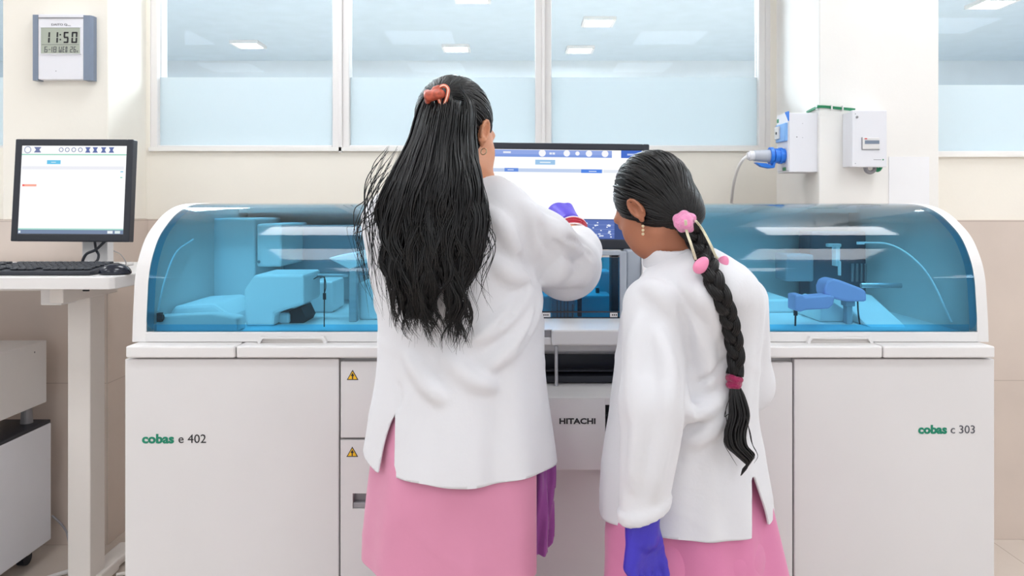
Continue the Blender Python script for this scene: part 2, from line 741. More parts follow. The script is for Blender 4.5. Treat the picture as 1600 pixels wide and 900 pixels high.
# right column and the wall beyond it
cx0, cx1 = X(1280, DC), X(1467, DC)
struct(MB().box(cx0, cx1, DC, DW + 0.05, DADO, CEIL, 0.004).build('wall_right', M_col))
struct(MB().box(cx0 - .004, cx1 + .004, DC - 0.006, DW + 0.05, 0, DADO).build('trim_3', M_dado, origin=(cx0, DC, 0)))
rs = Z(243, DR)
r = MB()
r.box(cx1 - .02, 5.2, DR, DR + 0.15, DADO, rs)
r.box(cx1 - .02, 5.2, DR, DR + 0.15, 2.72, CEIL)
r.box(3.4, 5.2, DR, DR + 0.15, rs, 2.72)
struct(r.build('wall_right_far', M_wall))
struct(MB().box(cx1 - .02, 5.2, DR - .006, DR + 0.15, 0, DADO).build('trim_4', M_dado, origin=(cx1, DR, 0)))


def window(n, x0, x1, D, zb, zt, zf, fw=0.028, sill=True):
    """one fixed pane in a white frame: clear above, frosted film below zf"""
    f = MB()
    f.box(x0 - fw, x0, D, D + 0.06, zb - fw, zt + fw, 0.003)
    f.box(x1, x1 + fw, D, D + 0.06, zb - fw, zt + fw, 0.003)
    f.box(x0, x1, D, D + 0.06, zb - fw, zb, 0.003)
    f.box(x0, x1, D, D + 0.06, zt, zt + fw, 0.003)
    fr = struct(f.build('window_%d' % n, M_frame))
    MB().box(x0, x1, D + 0.03, D + 0.036, zb, zt).build('window_pane', M_glass, fr)
    MB().box(x0, x1, D + 0.026, D + 0.0285, zb, zf).build('frosted_film', M_film, fr, label='pale blue frosted film over the lower half of the pane')
    return fr


GD = 3.19
zf = Z(121, GD)
zb = Z(228, GD)
for n, a, b in ((1, 251, 522), (2, 548, 836), (3, 861, 1182)):
    window(n, X(a, GD), X(b, GD), GD - .03, zb, 2.66, zf)
# mullion fillers and the sill
s = MB()
for a, b in ((522, 548), (836, 861)):
    s.box(X(a, GD) + .027, X(b, GD) - .027, GD - .045, GD + .02, zb - .03, 2.7, 0.002)
s.box(wx0, X(251, GD) - .028, GD - .03, GD + .03, zb - .03, 2.7)
s.box(X(1182, GD) + .028, wx1, GD - .03, GD + .03, zb - .03, 2.7)
struct(s.build('trim_5', M_frame))
struct(MB().box(wx0 + .002, wx1 - .002, DW - 0.012, GD + .02, SILL - .001, zb - .022, 0.003).build('trim_6', M_col))
window(4, cx1 + .03, 3.3, DR + .02, Z(236, DR + .02), 2.66, Z(131, DR + .02))
struct(MB().box(cx1, 3.4, DR - .012, DR + .1, rs - .001, Z(236, DR) - .02, 0.003).build('trim_7', M_col))
window(5, -3.0, -1.95, GD - .03, zb, 2.66, zf)

# room beyond the glass
FD = 10.2
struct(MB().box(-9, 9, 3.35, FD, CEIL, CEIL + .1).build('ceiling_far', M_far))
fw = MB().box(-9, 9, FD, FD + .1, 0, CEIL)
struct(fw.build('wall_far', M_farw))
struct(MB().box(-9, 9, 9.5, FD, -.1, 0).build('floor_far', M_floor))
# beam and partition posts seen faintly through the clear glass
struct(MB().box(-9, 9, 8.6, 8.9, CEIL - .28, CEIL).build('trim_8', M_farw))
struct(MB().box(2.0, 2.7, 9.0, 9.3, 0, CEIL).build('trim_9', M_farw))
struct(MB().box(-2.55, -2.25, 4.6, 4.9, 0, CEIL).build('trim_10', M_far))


def ceiling_lamp(x, y, s, m, label, group, h=0.03):
    t = thing('ceiling_light', label, 'ceiling light', (x, y, CEIL), group)
    f = MB()
    e = 0.025
    f.box(x - s / 2 - e, x + s / 2 + e, y - s / 2 - e, y - s / 2, CEIL - h, CEIL)
    f.box(x - s / 2 - e, x + s / 2 + e, y + s / 2, y + s / 2 + e, CEIL - h, CEIL)
    f.box(x - s / 2 - e, x - s / 2, y - s / 2, y + s / 2, CEIL - h, CEIL)
    f.box(x + s / 2, x + s / 2 + e, y - s / 2, y + s / 2, CEIL - h, CEIL)
    f.build('frame', M_frame, t)
    MB().box(x - s / 2, x + s / 2, y - s / 2, y + s / 2, CEIL - h + .006, CEIL - h + .012).build('diffuser', m, t)
    return t


for iy, y in enumerate((2.45, 0.78, -0.95, -2.5)):
    for ix, x in enumerate((-3.25, -0.87, 1.50, 3.9)):
        ceiling_lamp(x, y, 0.62, M_lamp, 'square white ceiling panel lamp above the laboratory, outside the photo', 'ceiling panels above the laboratory')
for (qx, qy, what) in ((388, 72, 'small square ceiling lamp seen through the leftmost large window pane'),
                       (713, 78, 'small square ceiling lamp seen through the middle window, above the tall woman'),
                       (738, -1, 'small square ceiling lamp cut by the top of the photo over the middle window'),
                       (935, 37, 'small square ceiling lamp high in the third window, upper of two there'),
                       (906, 80, 'small square ceiling lamp lower down in the third window'),
                       (1550, 8, 'small square ceiling lamp seen through the window right of the column')):
    D = (CEIL - .03 - CAM_H) * FPX / (HOR - qy)
    ceiling_lamp(X(qx, D), D, 0.23, M_farlamp, what, 'lamps in the room beyond the glass')

for y in (4.65, 5.4):  # added lamps out of view, to brighten the far room and the frosted film
    for x in (-4.6, -2.3, 0.0, 2.3, 4.6):
        ceiling_lamp(x, y, 0.62, M_farlamp, 'added unseen ceiling panel lamp that brightens the room beyond the glass', 'added unseen lamps over the room beyond')
# ================================================================== laboratory analyzer
DA = 1.765
AN = thing('laboratory_analyzer', 'long white floor-standing laboratory analyzer with two curved blue see-through covers', 'laboratory analyzer', (0.11, DA + .4, 0))


def ax(px, D=DA):
    return X(px, D)


ZT = Z(561, DA)       # top of the doors
BK = 2.66             # back of the machine
bx0, bx1 = ax(197), ax(1553)
oy0, oy1 = 0.0, 0.285   # open bay in x
bz0, bz1 = Z(604, DA), Z(540, DA)
c = MB()
c.box(bx0, oy0, DA + .022, BK, .06, .930, .004)
c.box(oy1, bx1, DA + .022, BK, .06, .930, .004)
c.box(oy0, oy1, DA + .012, BK, .06, bz0, .003)
c.box(oy0, oy1, DA + .30, BK, bz0, .930, .003)
c.box(bx0 + .04, bx1 - .04, DA + .06, BK - .05, 0, .06)
c.build('cabinet', M_white, AN)


def plate(mb, x0, x1, y0, y1, z0, z1, hole=None):
    if not hole:
        return mb.box(x0, x1, y0, y1, z0, z1, .0025)
    a, b, p, q = hole
    mb.box(x0, a, y0, y1, z0, z1)
    mb.box(b, x1, y0, y1, z0, z1)
    mb.box(a, b, y0, y1, z0, p)
    mb.box(a, b, y0, y1, q, z1)
    return mb


dy0, dy1 = DA, DA + .02
d1 = plate(MB(), ax(195), ax(529.5), dy0, dy1, .055, ZT).build('door', M_white, AN)
text('lettering', 'cobas', M_green, d1, ax(222), Z(692, DA), dy0 - .0003, .0200, width=ax(272) - ax(222), bold=.0011, label='bold green lettering')
text('lettering', 'e 402', M_ink, d1, ax(279), Z(692, DA), dy0 - .0003, .0198, width=ax(322) - ax(279), label='thin black lettering')
d2 = plate(MB(), ax(532), oy0 - .003, dy0, dy1, Z(684.5, DA), Z(565, DA)).build('door', M_white, AN)
hx0, hx1, hz0, hz1 = ax(551), ax(612), Z(795, DA), Z(771, DA)
d3 = plate(MB(), ax(532), oy0 - .003, dy0, dy1, .055, Z(687.5, DA), (hx0, hx1, hz0, hz1)).build('door', M_white, AN)
rc = MB().box(hx0, hx1, dy1 - .001, dy1 + .004, hz0, hz1)
rc.box(hx0, hx1, dy0 + .003, dy1, hz0, hz0 + .013, .002)
rc.build('handle_recess', M_midgrey, d3, label='grey recessed grip')
d4 = plate(MB(), oy1 + .008, ax(1238.5), dy0, dy1, .055, Z(566, DA)).build('door', M_white, AN)
d5 = plate(MB(), ax(1241), ax(1554), dy0, dy1, .055, ZT).build('door', M_white, AN)
text('lettering', 'cobas', M_green, d5, ax(1434.5), Z(677, DA), dy0 - .0003, .0188, width=ax(1479.5) - ax(1434.5), bold=.0011, label='bold green lettering')
text('lettering', 'c 303', M_greyink, d5, ax(1485.5), Z(677, DA), dy0 - .0003, .0186, width=ax(1523) - ax(1485.5), label='thin grey lettering')


def warning(door, px, py):
    """yellow triangle with black rim and an upright arrow"""
    cx, cz, s = ax(px), Z(py, DA), .0135

    def tri(k, y, m, nm, lb):
        pts = [(cx - s * k, cz - s * .62 * k * 1.0 - .000), (cx + s * k, cz - s * .62 * k), (cx, cz + s * 1.12 * k)]
        return MB().prism(pts, y, y + .0004, 'y').build(nm, m, door, label=lb)
    tri(1.0, dy0 - .0006, M_ink, 'warning_label', 'black-rimmed triangular warning label')
    t = tri(.76, dy0 - .0010, M_yellow, 'warning_symbol', 'yellow triangle with a black upright arrow')
    a = MB()
    y0, y1 = dy0 - .0015, dy0 - .0011
    a.prism([(cx - .0013, cz - .006), (cx + .0013, cz - .006), (cx + .0013, cz + .002), (cx - .0013, cz + .002)], y0, y1, 'y')
    a.prism([(cx - .0042, cz + .001), (cx + .0042, cz + .001), (cx, cz + .0085)], y0, y1, 'y')
    a.build('warning_arrow', M_ink, door, label='black arrow of the warning symbol')


warning(d2, 551, 588)
warning(d3, 550.5, 708)

# deck strips
DD = 1.753
for a, b in ((196, 367), (369, 856), (985, 1379), (1381, 1555)):
    MB().box(ax(a, DD), ax(b, DD) if b != 856 else oy0, DD, DD + .9, Z(559.5, DD), Z(541, DD), .004).build('deck_trim', M_white2, AN)
MB().box(oy0 - .03, oy1 + .03, DA + .05, DA + .9, Z(541, DA) - .02, Z(541, DA)).build('deck_trim', M_white2, AN)

# ---- curved covers
PROF = [(1.806, .935), (1.809, .986), (1.814, 1.04), (1.820, 1.085), (1.836, 1.128), (1.872, 1.177), (1.924, 1.2125), (1.979, 1.238), (2.05, 1.2555), (2.15, 1.263), (2.35, 1.264), (BK - .05, 1.255)]
PR = [(p.x, p.y) for p in smooth_path([(a, b, 0) for a, b in PROF], 6)]


def offset_profile(pr, t):
    out = []
    for i, p in enumerate(pr):
        a = pr[max(0, i - 1)]
        b = pr[min(len(pr) - 1, i + 1)]
        ty, tz = b[0] - a[0], b[1] - a[1]
        L = math.hypot(ty, tz)
        out.append((p[0] + tz / L * t, p[1] - ty / L * t))
    return out


def ribbon(mb, x0, x1, pr, t=.004, off=0.0):
    """sheet of thickness t that follows the cover profile from x0 to x1"""
    o = offset_profile(pr, off)
    i_ = offset_profile(pr, off + t)
    n = len(o)
    v = []
    for xx in (x0, x1):
        v += [(xx, p[0], p[1]) for p in o] + [(xx, p[0], p[1]) for p in i_]
    f = []
    for i in range(n - 1):
        f.append((i, 2 * n + i, 2 * n + i + 1, i + 1))
        f.append((n + i, n + i + 1, 3 * n + i + 1, 3 * n + i))
        f.append((i, i + 1, n + i + 1, n + i))
        f.append((2 * n + i, 3 * n + i, 3 * n + i + 1, 2 * n + i + 1))
    f.append((0, n, 3 * n, 2 * n))
    f.append((n - 1, 3 * n - 1, 4 * n - 1, 2 * n - 1)) if False else f.append((n - 1, 3 * n - 1, 4 * n - 1, 2 * n - 1))
    return mb.add(v, f)


def shield_sheet(x0, x1, rad_left, rad_right, zlo, t=.004):
    """single curved sheet with rounded lower corners"""
    pr = [p for p in PR if p[1] >= zlo - 1e-4 or p[0] > 1.9]
    # arc-length parametrised rows; lower rows are narrower near rounded corners
    rows = []
    s = 0.0
    fine = []
    for i in range(len(pr) - 1):
        for k in range(4):
            u = k / 4
            fine.append((pr[i][0] + (pr[i + 1][0] - pr[i][0]) * u, pr[i][1] + (pr[i + 1][1] - pr[i][1]) * u))
    fine.append(pr[-1])
    v = []
    for i, p in enumerate(fine):
        if i:
            s += math.hypot(p[0] - fine[i - 1][0], p[1] - fine[i - 1][1])

        def ins(R):
            return R - math.sqrt(max(0, R * R - (R - s) ** 2)) if R and s < R else 0.0
        v.append((x0 + ins(rad_left), p[0], p[1]))
        v.append((x1 - ins(rad_right), p[0], p[1]))
    f = [(2 * i, 2 * i + 1, 2 * i + 3, 2 * i + 2) for i in range(len(fine) - 1)]
    return MB().add(v, f)


def cover(xo, xi, xj, xk, handle_px, lab):
    """xo/xk outer ends, xi/xj where the blue shield begins and ends"""
    fr = MB()
    body = PR + [(BK - .05, .935)]
    for a, b in ((xo, xi), (xj, xk)):
        fr.prism(body, min(a, b), max(a, b), 'x')
    # front lip under the shield and the top rail at the back
    fr.box(xi, xj, 1.803, 1.822, .935, .9585, .002)
    fr.box(xi, xj, 2.42, BK - .05, 1.235, 1.262)
    fo = fr.build('cover_frame', M_white2, AN, smooth=False)
    sh = shield_sheet(xi, xj, .03, .03, .9585).build('cover_shield', M_shield, AN, smooth=True, label='transparent blue curved shield')
    # thicker blue edge that runs round the shield
    rim = MB()
    w = .016
    pr = [p for p in offset_profile([p for p in PR if p[1] >= .958 or p[0] > 1.9], .004) if p[0] < 2.3]
    pl = [p for p in pr if p[1] > .9585]
    for a, b in ((xi, xi + w), (xj - w, xj)):
        v = []
        for p in pl:
            v += [(a, p[0], p[1]), (b, p[0], p[1])]
        rim.add(v, [(2 * i, 2 * i + 1, 2 * i + 3, 2 * i + 2) for i in range(len(pl) - 1)])
    rim.quad((xi + w, 1.813, .9585), (xj - w, 1.813, .9585), (xj - w, 1.814, .975), (xi + w, 1.814, .975))
    rim.build('shield_rim', M_rim, sh, label='deeper blue rim of the shield')
    # filler behind the rounded lower corners
    # recessed grip on the lip
    h0, h1 = handle_px
    a, b = X(h0, 1.80), X(h1, 1.80)
    z0, z1 = Z(541.5, 1.80), Z(525, 1.80)
    g = MB()
    e = .010
    g.prism([(a, z0), (a + .003, z0 + .015), (a + .008, z1), (b - .008, z1), (b - .003, z0 + .015), (b, z0), (b - .006, z0), (b - .009, z0 + .012),
             (b - .014, z1 - .005), (a + .014, z1 - .005), (a + .009, z0 + .012), (a + .006, z0)], 1.790, 1.806, 'y')
    go = g.build('handle', M_white2, fo)
    MB().prism([(a + .006, z0), (a + .009, z0 + .012), (a + .014, z1 - .005), (b - .014, z1 - .005), (b - .009, z0 + .012), (b - .006, z0)], 1.800, 1.8035, 'y').build('grip_recess', M_post, go)
    return fo, sh


LXO, LXI, LXJ, LXK = -.893, -.861, -.03, 0.0
RXI, RXJ, RXK = .335, 1.0955, 1.121
RXO = .31
coverL = cover(LXO, LXI, LXJ, LXK, (403, 513), 'left')
coverR = cover(RXO, RXI, RXJ, RXK, (1258, 1363), 'right')

# interior floor of both covers and the back wall inside
FLO = .950
for a, b in ((LXI, LXJ), (RXI, RXJ)):
    m = MB()
    m.box(a, b, 1.83, 2.55, .936, FLO)
    m.box(a, b, 2.50, 2.55, FLO, 1.24)
    m.build('process_deck', M_inner, AN)


def ib(px0, px1, py0, py1, D, depth, bev=.006):
    """box whose front face fills a pixel window at distance D"""
    return MB().box(X(px0, D), X(px1, D), D, D + depth, max(Z(py1, D), FLO), Z(py0, D), bev)


# left unit: housings, covers and pipetting gear behind the shield
ib(299, 399, 341, 500, 2.22, .25).build('reagent_housing', M_inner, AN)
b = ib(401, 440, 350, 417, 2.18, .28)
b.build('panel_cover', M_inner, AN)
MB().cyl(P(404.5, 409, 2.178), P(404.5, 409, 2.172), .004).build('knob', M_midgrey, AN, label='small grey lock')
ib(442, 596, 352, 430, 2.40, .08).build('rear_panel', M_grey, AN, label='grey rear panel')
ib(281, 299, 335, 486, 2.30, .10).build('gap_panel', M_midgrey, AN, label='grey gap panel')
b = MB()
b.prism([(X(276, 1.98), FLO), (X(276, 1.98), Z(490, 1.98)), (X(286, 1.98), Z(474, 1.98)), (X(345, 1.98), Z(471, 1.98)), (X(372, 1.98), Z(488, 1.98)),
         (X(380, 1.98), FLO)], 1.93, 2.15, 'y', bev=.008)
b.build('waste_cover', M_inner, AN)
b = MB()
b.prism([(X(250, 1.9), FLO), (X(252, 1.9), Z(492, 1.9)), (X(340, 1.9), Z(488, 1.9)), (X(378, 1.9), Z(494, 1.9)), (X(380, 1.9), FLO)], 1.86, 1.92, 'y', bev=.004)
b.build('drip_tray', M_inner, AN)
# pipettor pod with sloping chin
b = MB()
D = 1.97
b.prism([(X(387, D), FLO), (X(385, D), Z(452, D)), (X(402, D), Z(428, D)), (X(478, D), Z(428, D)), (X(478, D), Z(474, D)), (X(434, D), Z(488, D)), (X(432, D), FLO)], 1.95, 2.12, 'y', bev=.007)
b.build('mixer_housing', M_inner, AN)
ib(434, 452, 489, 512, 1.99, .1).build('mixer_foot', M_inner, AN)
b = MB()
b.prism([(X(452, 2.0), FLO), (X(452, 2.0), Z(486, 2.0)), (X(470, 2.0), Z(480, 2.0)), (X(478, 2.0), Z(497, 2.0)), (X(474, 2.0), FLO)], 2.0, 2.1, 'y')
b.build('dark_block', M_dark, AN, label='dark block')  # plain dark block below the sloping chin of the mixer
# vertical pipettor: rail, head, needle
ib(545, 557, 420, 516, 2.02, .03, .002).build('pipettor_rail', M_steel, AN, label='steel guide rail')
b = MB()
D = 1.98
b.prism([(X(517, D), Z(402, D)), (X(561, D), Z(394, D)), (X(561, D), Z(415, D)), (X(549, D), Z(420, D)), (X(517, D), Z(404, D))], 1.96, 2.1, 'y', bev=.003)
b.build('pipettor_head', M_inner, AN)
b = MB()
b.cyl(P(507, 432, 1.94), P(506.5, 514, 1.94), .0014)
b.cyl(P(507, 458, 1.94), P(507, 468, 1.94), .004)
b.tube([P(490, 436, 1.94), P(498, 432, 1.94), P(507, 434, 1.94), P(509, 448, 1.94), P(507, 458, 1.94)], .0012)
b.build('sample_needle', M_dark, AN, label='dark thin needle')
ib(476, 545, 428, 433, 2.08, .05, .002).build('cross_rail', M_steel, AN, label='steel cross rail')
ib(560, 600, 442, 512, 2.06, .15).build('incubator_housing', M_inner, AN)
ib(484, 520, 440, 512, 2.2, .15).build('tip_magazine', M_inner, AN)
b = MB()
b.cyl(P(247, 496, 1.845), P(255, 496, 1.845), .007)
b.box(X(246, 1.85), X(252, 1.85), 1.845, 1.86, Z(503, 1.85), Z(489, 1.85))
b.build('hinge_lock', M_dark, AN, label='dark latch')
MB().tube([P(247, 486, 1.84), P(257, 440, 1.88), P(275, 395, 1.96), P(302, 374, 2.05)], .0022).build('lid_cable', M_inner, AN)

# right unit: two-arm pipettor, rails, tray
b = MB()
D = 1.98
arm = [(1283, 448), (1287, 438), (1296, 434), (1306, 436), (1343, 450), (1349, 455), (1349, 470), (1318, 470), (1300, 466), (1284, 460)]
b.prism([(X(a, D), Z(q, D)) for a, q in arm], 1.96, 2.02, 'y', bev=.006)
b.build('pipettor_arm', M_peri, AN, label='periwinkle blue arm')
b = MB()
D = 1.95
arm = [(1238, 460), (1250, 459), (1254, 463), (1290, 460), (1300, 462), (1297, 475), (1290, 481), (1254, 483), (1247, 486), (1238, 484)]
b.prism([(X(a, D), Z(q, D)) for a, q in arm], 1.93, 1.985, 'y', bev=.004)
b.build('pipettor_arm', M_peri, AN, label='periwinkle blue lower arm')
b = MB()
b.box(X(1322, 1.99), X(1331, 1.99), 1.985, 2.01, FLO, Z(470, 1.99), .002)
b.box(X(1319, 1.99), X(1334, 1.99), 1.98, 2.012, Z(478, 1.99), Z(470, 1.99), .002)
b.build('arm_post', M_grey, AN, label='grey post')
b = MB()
b.cyl(P(1243, 484, 1.955), P(1243, 493, 1.955), .005)
b.cyl(P(1243, 492, 1.955), P(1242.5, 511, 1.955), .0024)
b.build('sample_needle', M_black, AN, label='dark needle')
MB().tube([P(1340, 470, 1.99), P(1341, 488, 1.985), P(1344, 510, 1.98)], .002).build('tubing', M_black, AN, label='dark tube')
ib(1266, 1370, 362, 470, 2.38, .1).build('rear_panel', M_machine, AN, label='dark rear panel')
b = MB()
D = 2.25
b.box(X(1294, D), X(1315, D), D, D + .02, Z(386, D), Z(381, D), .002)
b.box(X(1306, D), X(1313, D), D, D + .03, Z(416, D), Z(384, D), .002)
b.box(X(1309, D), X(1312, D), D - .01, D, Z(430, D), Z(408, D))
b.build('gripper_bracket', M_inner, AN)
b = MB()
for q in (1332, 1339, 1346, 1352):
    b.cyl(P(q, 412, 2.3), P(q, 440, 2.3), .004)
b.build('tubing_bundle', M_midgrey, AN, label='grey tube bundle')
ib(1228, 1272, 398, 440, 2.34, .1).build('reagent_housing', M_grey, AN, label='pale grey housing')
b = MB()
D = 1.99
b.prism([(X(1288, D), FLO), (X(1291, D), Z(478, D)), (X(1306, D), Z(472, D)), (X(1360, D), FLO)], 2.02, 2.2, 'y', bev=.004)
b.build('wash_station', M_inner, AN)
b = MB()
b.prism([(1.93, FLO), (2.2, FLO), (2.2, 1.01), (2.12, 1.01)], X(1352, 1.95), X(1412, 1.95), 'x', bev=.005)
b.build('cuvette_ramp', M_inner, AN)
b = MB().cyl(P(1345, 446, 2.1), P(1408, 446, 2.1), .007)
b.cyl(P(1410, 439, 2.16), P(1488, 437, 2.16), .006)
b.build('guide_rod', M_steel, AN, label='steel guide rods')
MB().tube([P(1350, 379, 2.1), P(1390, 382, 2.05), P(1425, 402, 2.0), P(1455, 437, 1.93), P(1487, 504, 1.85)], .0024).build('lid_cable', M_inner, AN)
MB().box(X(1341, 2.1), X(1351, 2.1), 2.1, 2.11, Z(382, 2.1), Z(378, 2.1)).build('cable_clip', M_inner, AN)
ib(1192, 1240, 468, 516, 2.2, .2).build('reagent_disk', M_inner, AN)
b = MB()
b.cyl(P(1192, 468, 1.9), P(1192, 492, 1.9), .008)
b.cyl(P(1190, 490, 1.9), P(1190, 512, 1.9), .003)
b.build('sample_needle', M_black, AN, label='black probe')

# ---- centre bay under the monitor
D = 1.832
MB().box(X(824, D), X(978, D), D, D + .004, Z(497, D), Z(402, D)).build('centre_shield', M_midshield, AN, label='deep blue flat see-through shield')
b = MB()
b.box(X(968, D), X(979, D), D - .004, D + .02, Z(497, D), Z(393, D), .002)
b.box(X(820, D), X(972, D), D - .003, D + .02, Z(399, D), Z(392, D), .002)
b.build('shield_frame', M_grey, AN, label='grey shield frame')
b = MB()
D = 1.828
b.box(X(846, D), X(968, D), D, D + .003, Z(488.5, D), Z(486.5, D))
b.box(X(846, D), X(968, D), D, D + .003, Z(497.5, D), Z(496, D))
b.build('shield_line', M_dark, AN, label='dark edge lines of the flat shield')
for a, e in ((846, 860), (953, 965)):
    s_ = MB().box(X(a, D), X(e, D), D - .002, D, Z(495.5, D), Z(488.5, D), .001).build('sticker', M_white2, AN, label='small white sticker')
    mk = MB()
    for i in range(3):
        xx = X(a + 3 + i * 3.0, D)
        mk.box(xx, xx + .0028, D - .0026, D - .002, Z(493, D), Z(490.8, D))
    mk.build('sticker_print', M_ink, s_)
D = 1.84
MB().box(X(979, D), RXO, D, 1.95, .936, Z(391, D), .004).build('side_post', M_grey, AN, label='slate grey post beside the flat shield')
ib(955, 968, 398, 500, 1.93, .04, .003).build('inner_post', M_dark, AN, label='dark inner post')
ib(826, 846, 430, 500, 1.90, .03, .003).build('inner_post', M_dark, AN, label='dark inner post')
MB().box(0.0, .31, 1.84, 2.5, .936, .952).build('rack_deck', M_inner, AN)
ib(934, 956, 424, 461, 2.15, .1).build('rack_housing', M_inner, AN)
ib(848, 934, 418, 462, 2.35, .1).build('rack_housing', M_inner, AN)
ib(848, 957, 462, 500, 2.05, .25).build('rack_lane', M_inner, AN)
ib(903, 909, 430, 495, 2.0, .02, .001).build('guide_post', M_dark, AN, label='dark guide post')
b = MB()
for q in (870, 875.5, 881, 886.5, 894):
    b.box(X(q, 1.95), X(q + 1.6, 1.95), 1.95, 1.96, FLO, Z(470 if q < 892 else 476, 1.95))
b.build('needle_row', M_dark, AN, label='row of dark needles')
MB().cyl(P(931, 455, 2.12), P(936, 455, 2.12), .009).build('rack_knob', M_dark, AN, label='dark knob')
# ledge and drawer lip
D = 1.76
b = MB()
b.prism([(1.745, Z(514.5, 1.745)), (1.745, Z(516, 1.745)), (1.845, .950), (1.845, .987), (1.826, .987)], oy0, oy1 + .025, 'x')
b.build('shield_ledge', M_white2, AN)
D = 1.735
b = MB().box(X(862, D), X(990, D), D, 1.80, Z(540, D), Z(515.5, D), .004)
b.build('drawer_lip', M_white2, AN)
b = MB().box(X(815, D), X(862, D), D + .006, 1.80, Z(540, D), Z(528, D), .003)
b.build('drawer_lip', M_white2, AN)
MB().box(X(815, D), X(861.5, D), D + .012, 1.80, Z(528, D), Z(516, D)).build('vent', M_midgrey, AN, label='grey vent')
# rack tray bay
b = MB()
b.box(oy0, oy1, DA + .04, DA + .3, Z(604, DA), Z(604, DA) + .006)
b.box(oy0, oy1, DA + .03, DA + .06, Z(603, DA), Z(592, DA), .002)
b.box(oy0, oy1, DA + .09, DA + .10, Z(590, DA), Z(566, DA))
b.box(oy0, oy1, DA + .05, DA + .07, Z(588, DA), Z(585, DA))
b.build('rack_tray', M_black, AN, label='black tube rack tray')
MB().box(oy0, oy1, DA + .10, DA + .28, Z(571, DA), Z(569, DA) + .001).build('tray_rail', M_grey, AN)
MB().box(oy0, oy1, DA + .10, DA + .115, Z(569, DA), Z(543, DA)).build('bay_back', M_white2, AN)
MB().cyl(P(869, 540, 1.775), P(869.5, 604, 1.775), .0042).build('bay_post', M_steel, AN, label='slim steel post')
# drawer with maker lettering
D = 1.70
b = MB()
hx = X(946, D)
b.box(-.02, hx, D, DA + .02, Z(735, D), Z(622, D), .003)
b.box(X(960.5, D), .27, D, DA + .02, Z(735, D), Z(622, D), .003)
b.box(hx - .002, X(960.5, D) + .002, D, DA + .02, Z(735, D), Z(706, D), .002)
b.box(hx - .002, X(960.5, D) + .002, D, DA + .02, Z(633, D), Z(622, D), .002)
dr = b.build('drawer', M_white2, AN)
MB().prism([(D, Z(622, D) - .002), (D, Z(622, D)), (DA, Z(604.5, DA)), (DA + .04, Z(604.5, DA)), (DA + .04, Z(622, D) - .002)], -.02, .283, 'x').build('drawer_ledge', M_white2, dr)
text('lettering', 'HITACHI', M_ink, dr, X(874, D), Z(662, D), D - .0003, .0118, width=X(930.5, D) - X(874, D), bold=.0006, label='bold black capitals')
b = MB()
b.box(hx, X(960.5, D), D + .03, D + .035, Z(706, D), Z(633, D))
for i in range(7):
    z = Z(700 - i * 8, D)
    b.box(hx, X(960.5, D), D + .012, D + .03, z, z + .004)
b.build('drawer_slot', M_dark, dr, label='dark slotted recess')
# ================================================================== big monitor over the centre bay
def screen_parts(root, M, w, h, bez, thick, bottom, items, glow, bezel_name='bezel', white=(252, 253, 255)):
    """monitor in a local frame (x right, y back, z up, front at y = 0); M puts it in place.
    items: (name, x0, x1, z0, z1, colour) flat interface elements in fractions of the screen"""
    x0, x1 = -w / 2, w / 2
    sx0, sx1, sz0, sz1 = x0 + bez, x1 - bez, bottom, h - bez
    b = MB()
    for q in ((x0, sx0, 0, h), (sx1, x1, 0, h), (sx0 - .002, sx1 + .002, 0, sz0), (sx0 - .002, sx1 + .002, sz1, h)):
        b.box(q[0], q[1], 0, thick, q[2], q[3], .003, M=M)
    b.box(x0 + .004, x1 - .004, .012, thick - .002, .004, h - .004, .002, M=M)
    b.build(bezel_name, M_black, root)
    s = MB().box(sx0, sx1, .003, .006, sz0, sz1, M=M).build('screen', glow, root, label='lit white screen')
    mats = {}
    n = 0
    for it in items:
        nm, a, c, p, q, colr = it[:6]
        n += 1
        X0, X1 = sx0 + (sx1 - sx0) * a, sx0 + (sx1 - sx0) * c
        Z0, Z1 = sz0 + (sz1 - sz0) * p, sz0 + (sz1 - sz0) * q
        k = str(colr)
        if k not in MATS:
            emis(k, colr, 1.0)
        y = .0026 - .0002 * (it[7] if len(it) > 7 else 0)
        mb = MB()
        shape = it[6] if len(it) > 6 else 'box'
        if shape == 'disc':
            cx, cz, r = (X0 + X1) / 2, (Z0 + Z1) / 2, (X1 - X0) / 2
            mb.prism([(cx + r * math.cos(t * math.pi / 10), cz + r * math.sin(t * math.pi / 10)) for t in range(20)], y, y + .0002, 'y', M=M)
        elif shape == 'ring':
            cx, cz, r = (X0 + X1) / 2, (Z0 + Z1) / 2, (X1 - X0) / 2
            for t in range(16):
                u, v = t * math.pi / 8, (t + 1) * math.pi / 8
                mb.prism([(cx + r * math.cos(u), cz + r * math.sin(u)), (cx + r * math.cos(v), cz + r * math.sin(v)),
                          (cx + r * .72 * math.cos(v), cz + r * .72 * math.sin(v)), (cx + r * .72 * math.cos(u), cz + r * .72 * math.sin(u))], y, y + .0002, 'y', M=M)
        elif shape == 'specks':
            rr = random.Random(5)
            for _ in range(26):
                u, v = rr.random(), rr.random()
                ww = .006 * rr.choice((.6, 1, 1.6))
                MB().box(X0 + (X1 - X0 - ww) * u, X0 + (X1 - X0 - ww) * u + ww, y, y + .0002, Z0 + (Z1 - Z0 - .003) * v, Z0 + (Z1 - Z0 - .003) * v + .0028, M=M).build(nm, MATS[k], s)
            continue
        elif shape == 'hourglass':
            zc = (Z0 + Z1) / 2
            xc = (X0 + X1) / 2
            mb.prism([(X0, Z0), (X1, Z0), (xc + (X1 - X0) * .22, zc), (X1, Z1), (X0, Z1), (xc - (X1 - X0) * .22, zc)], y, y + .0002, 'y', M=M)
        else:
            mb.box(X0, X1, y, y + .0002, Z0, Z1, M=M)
        mb.build(nm, MATS[k], s)
    return s


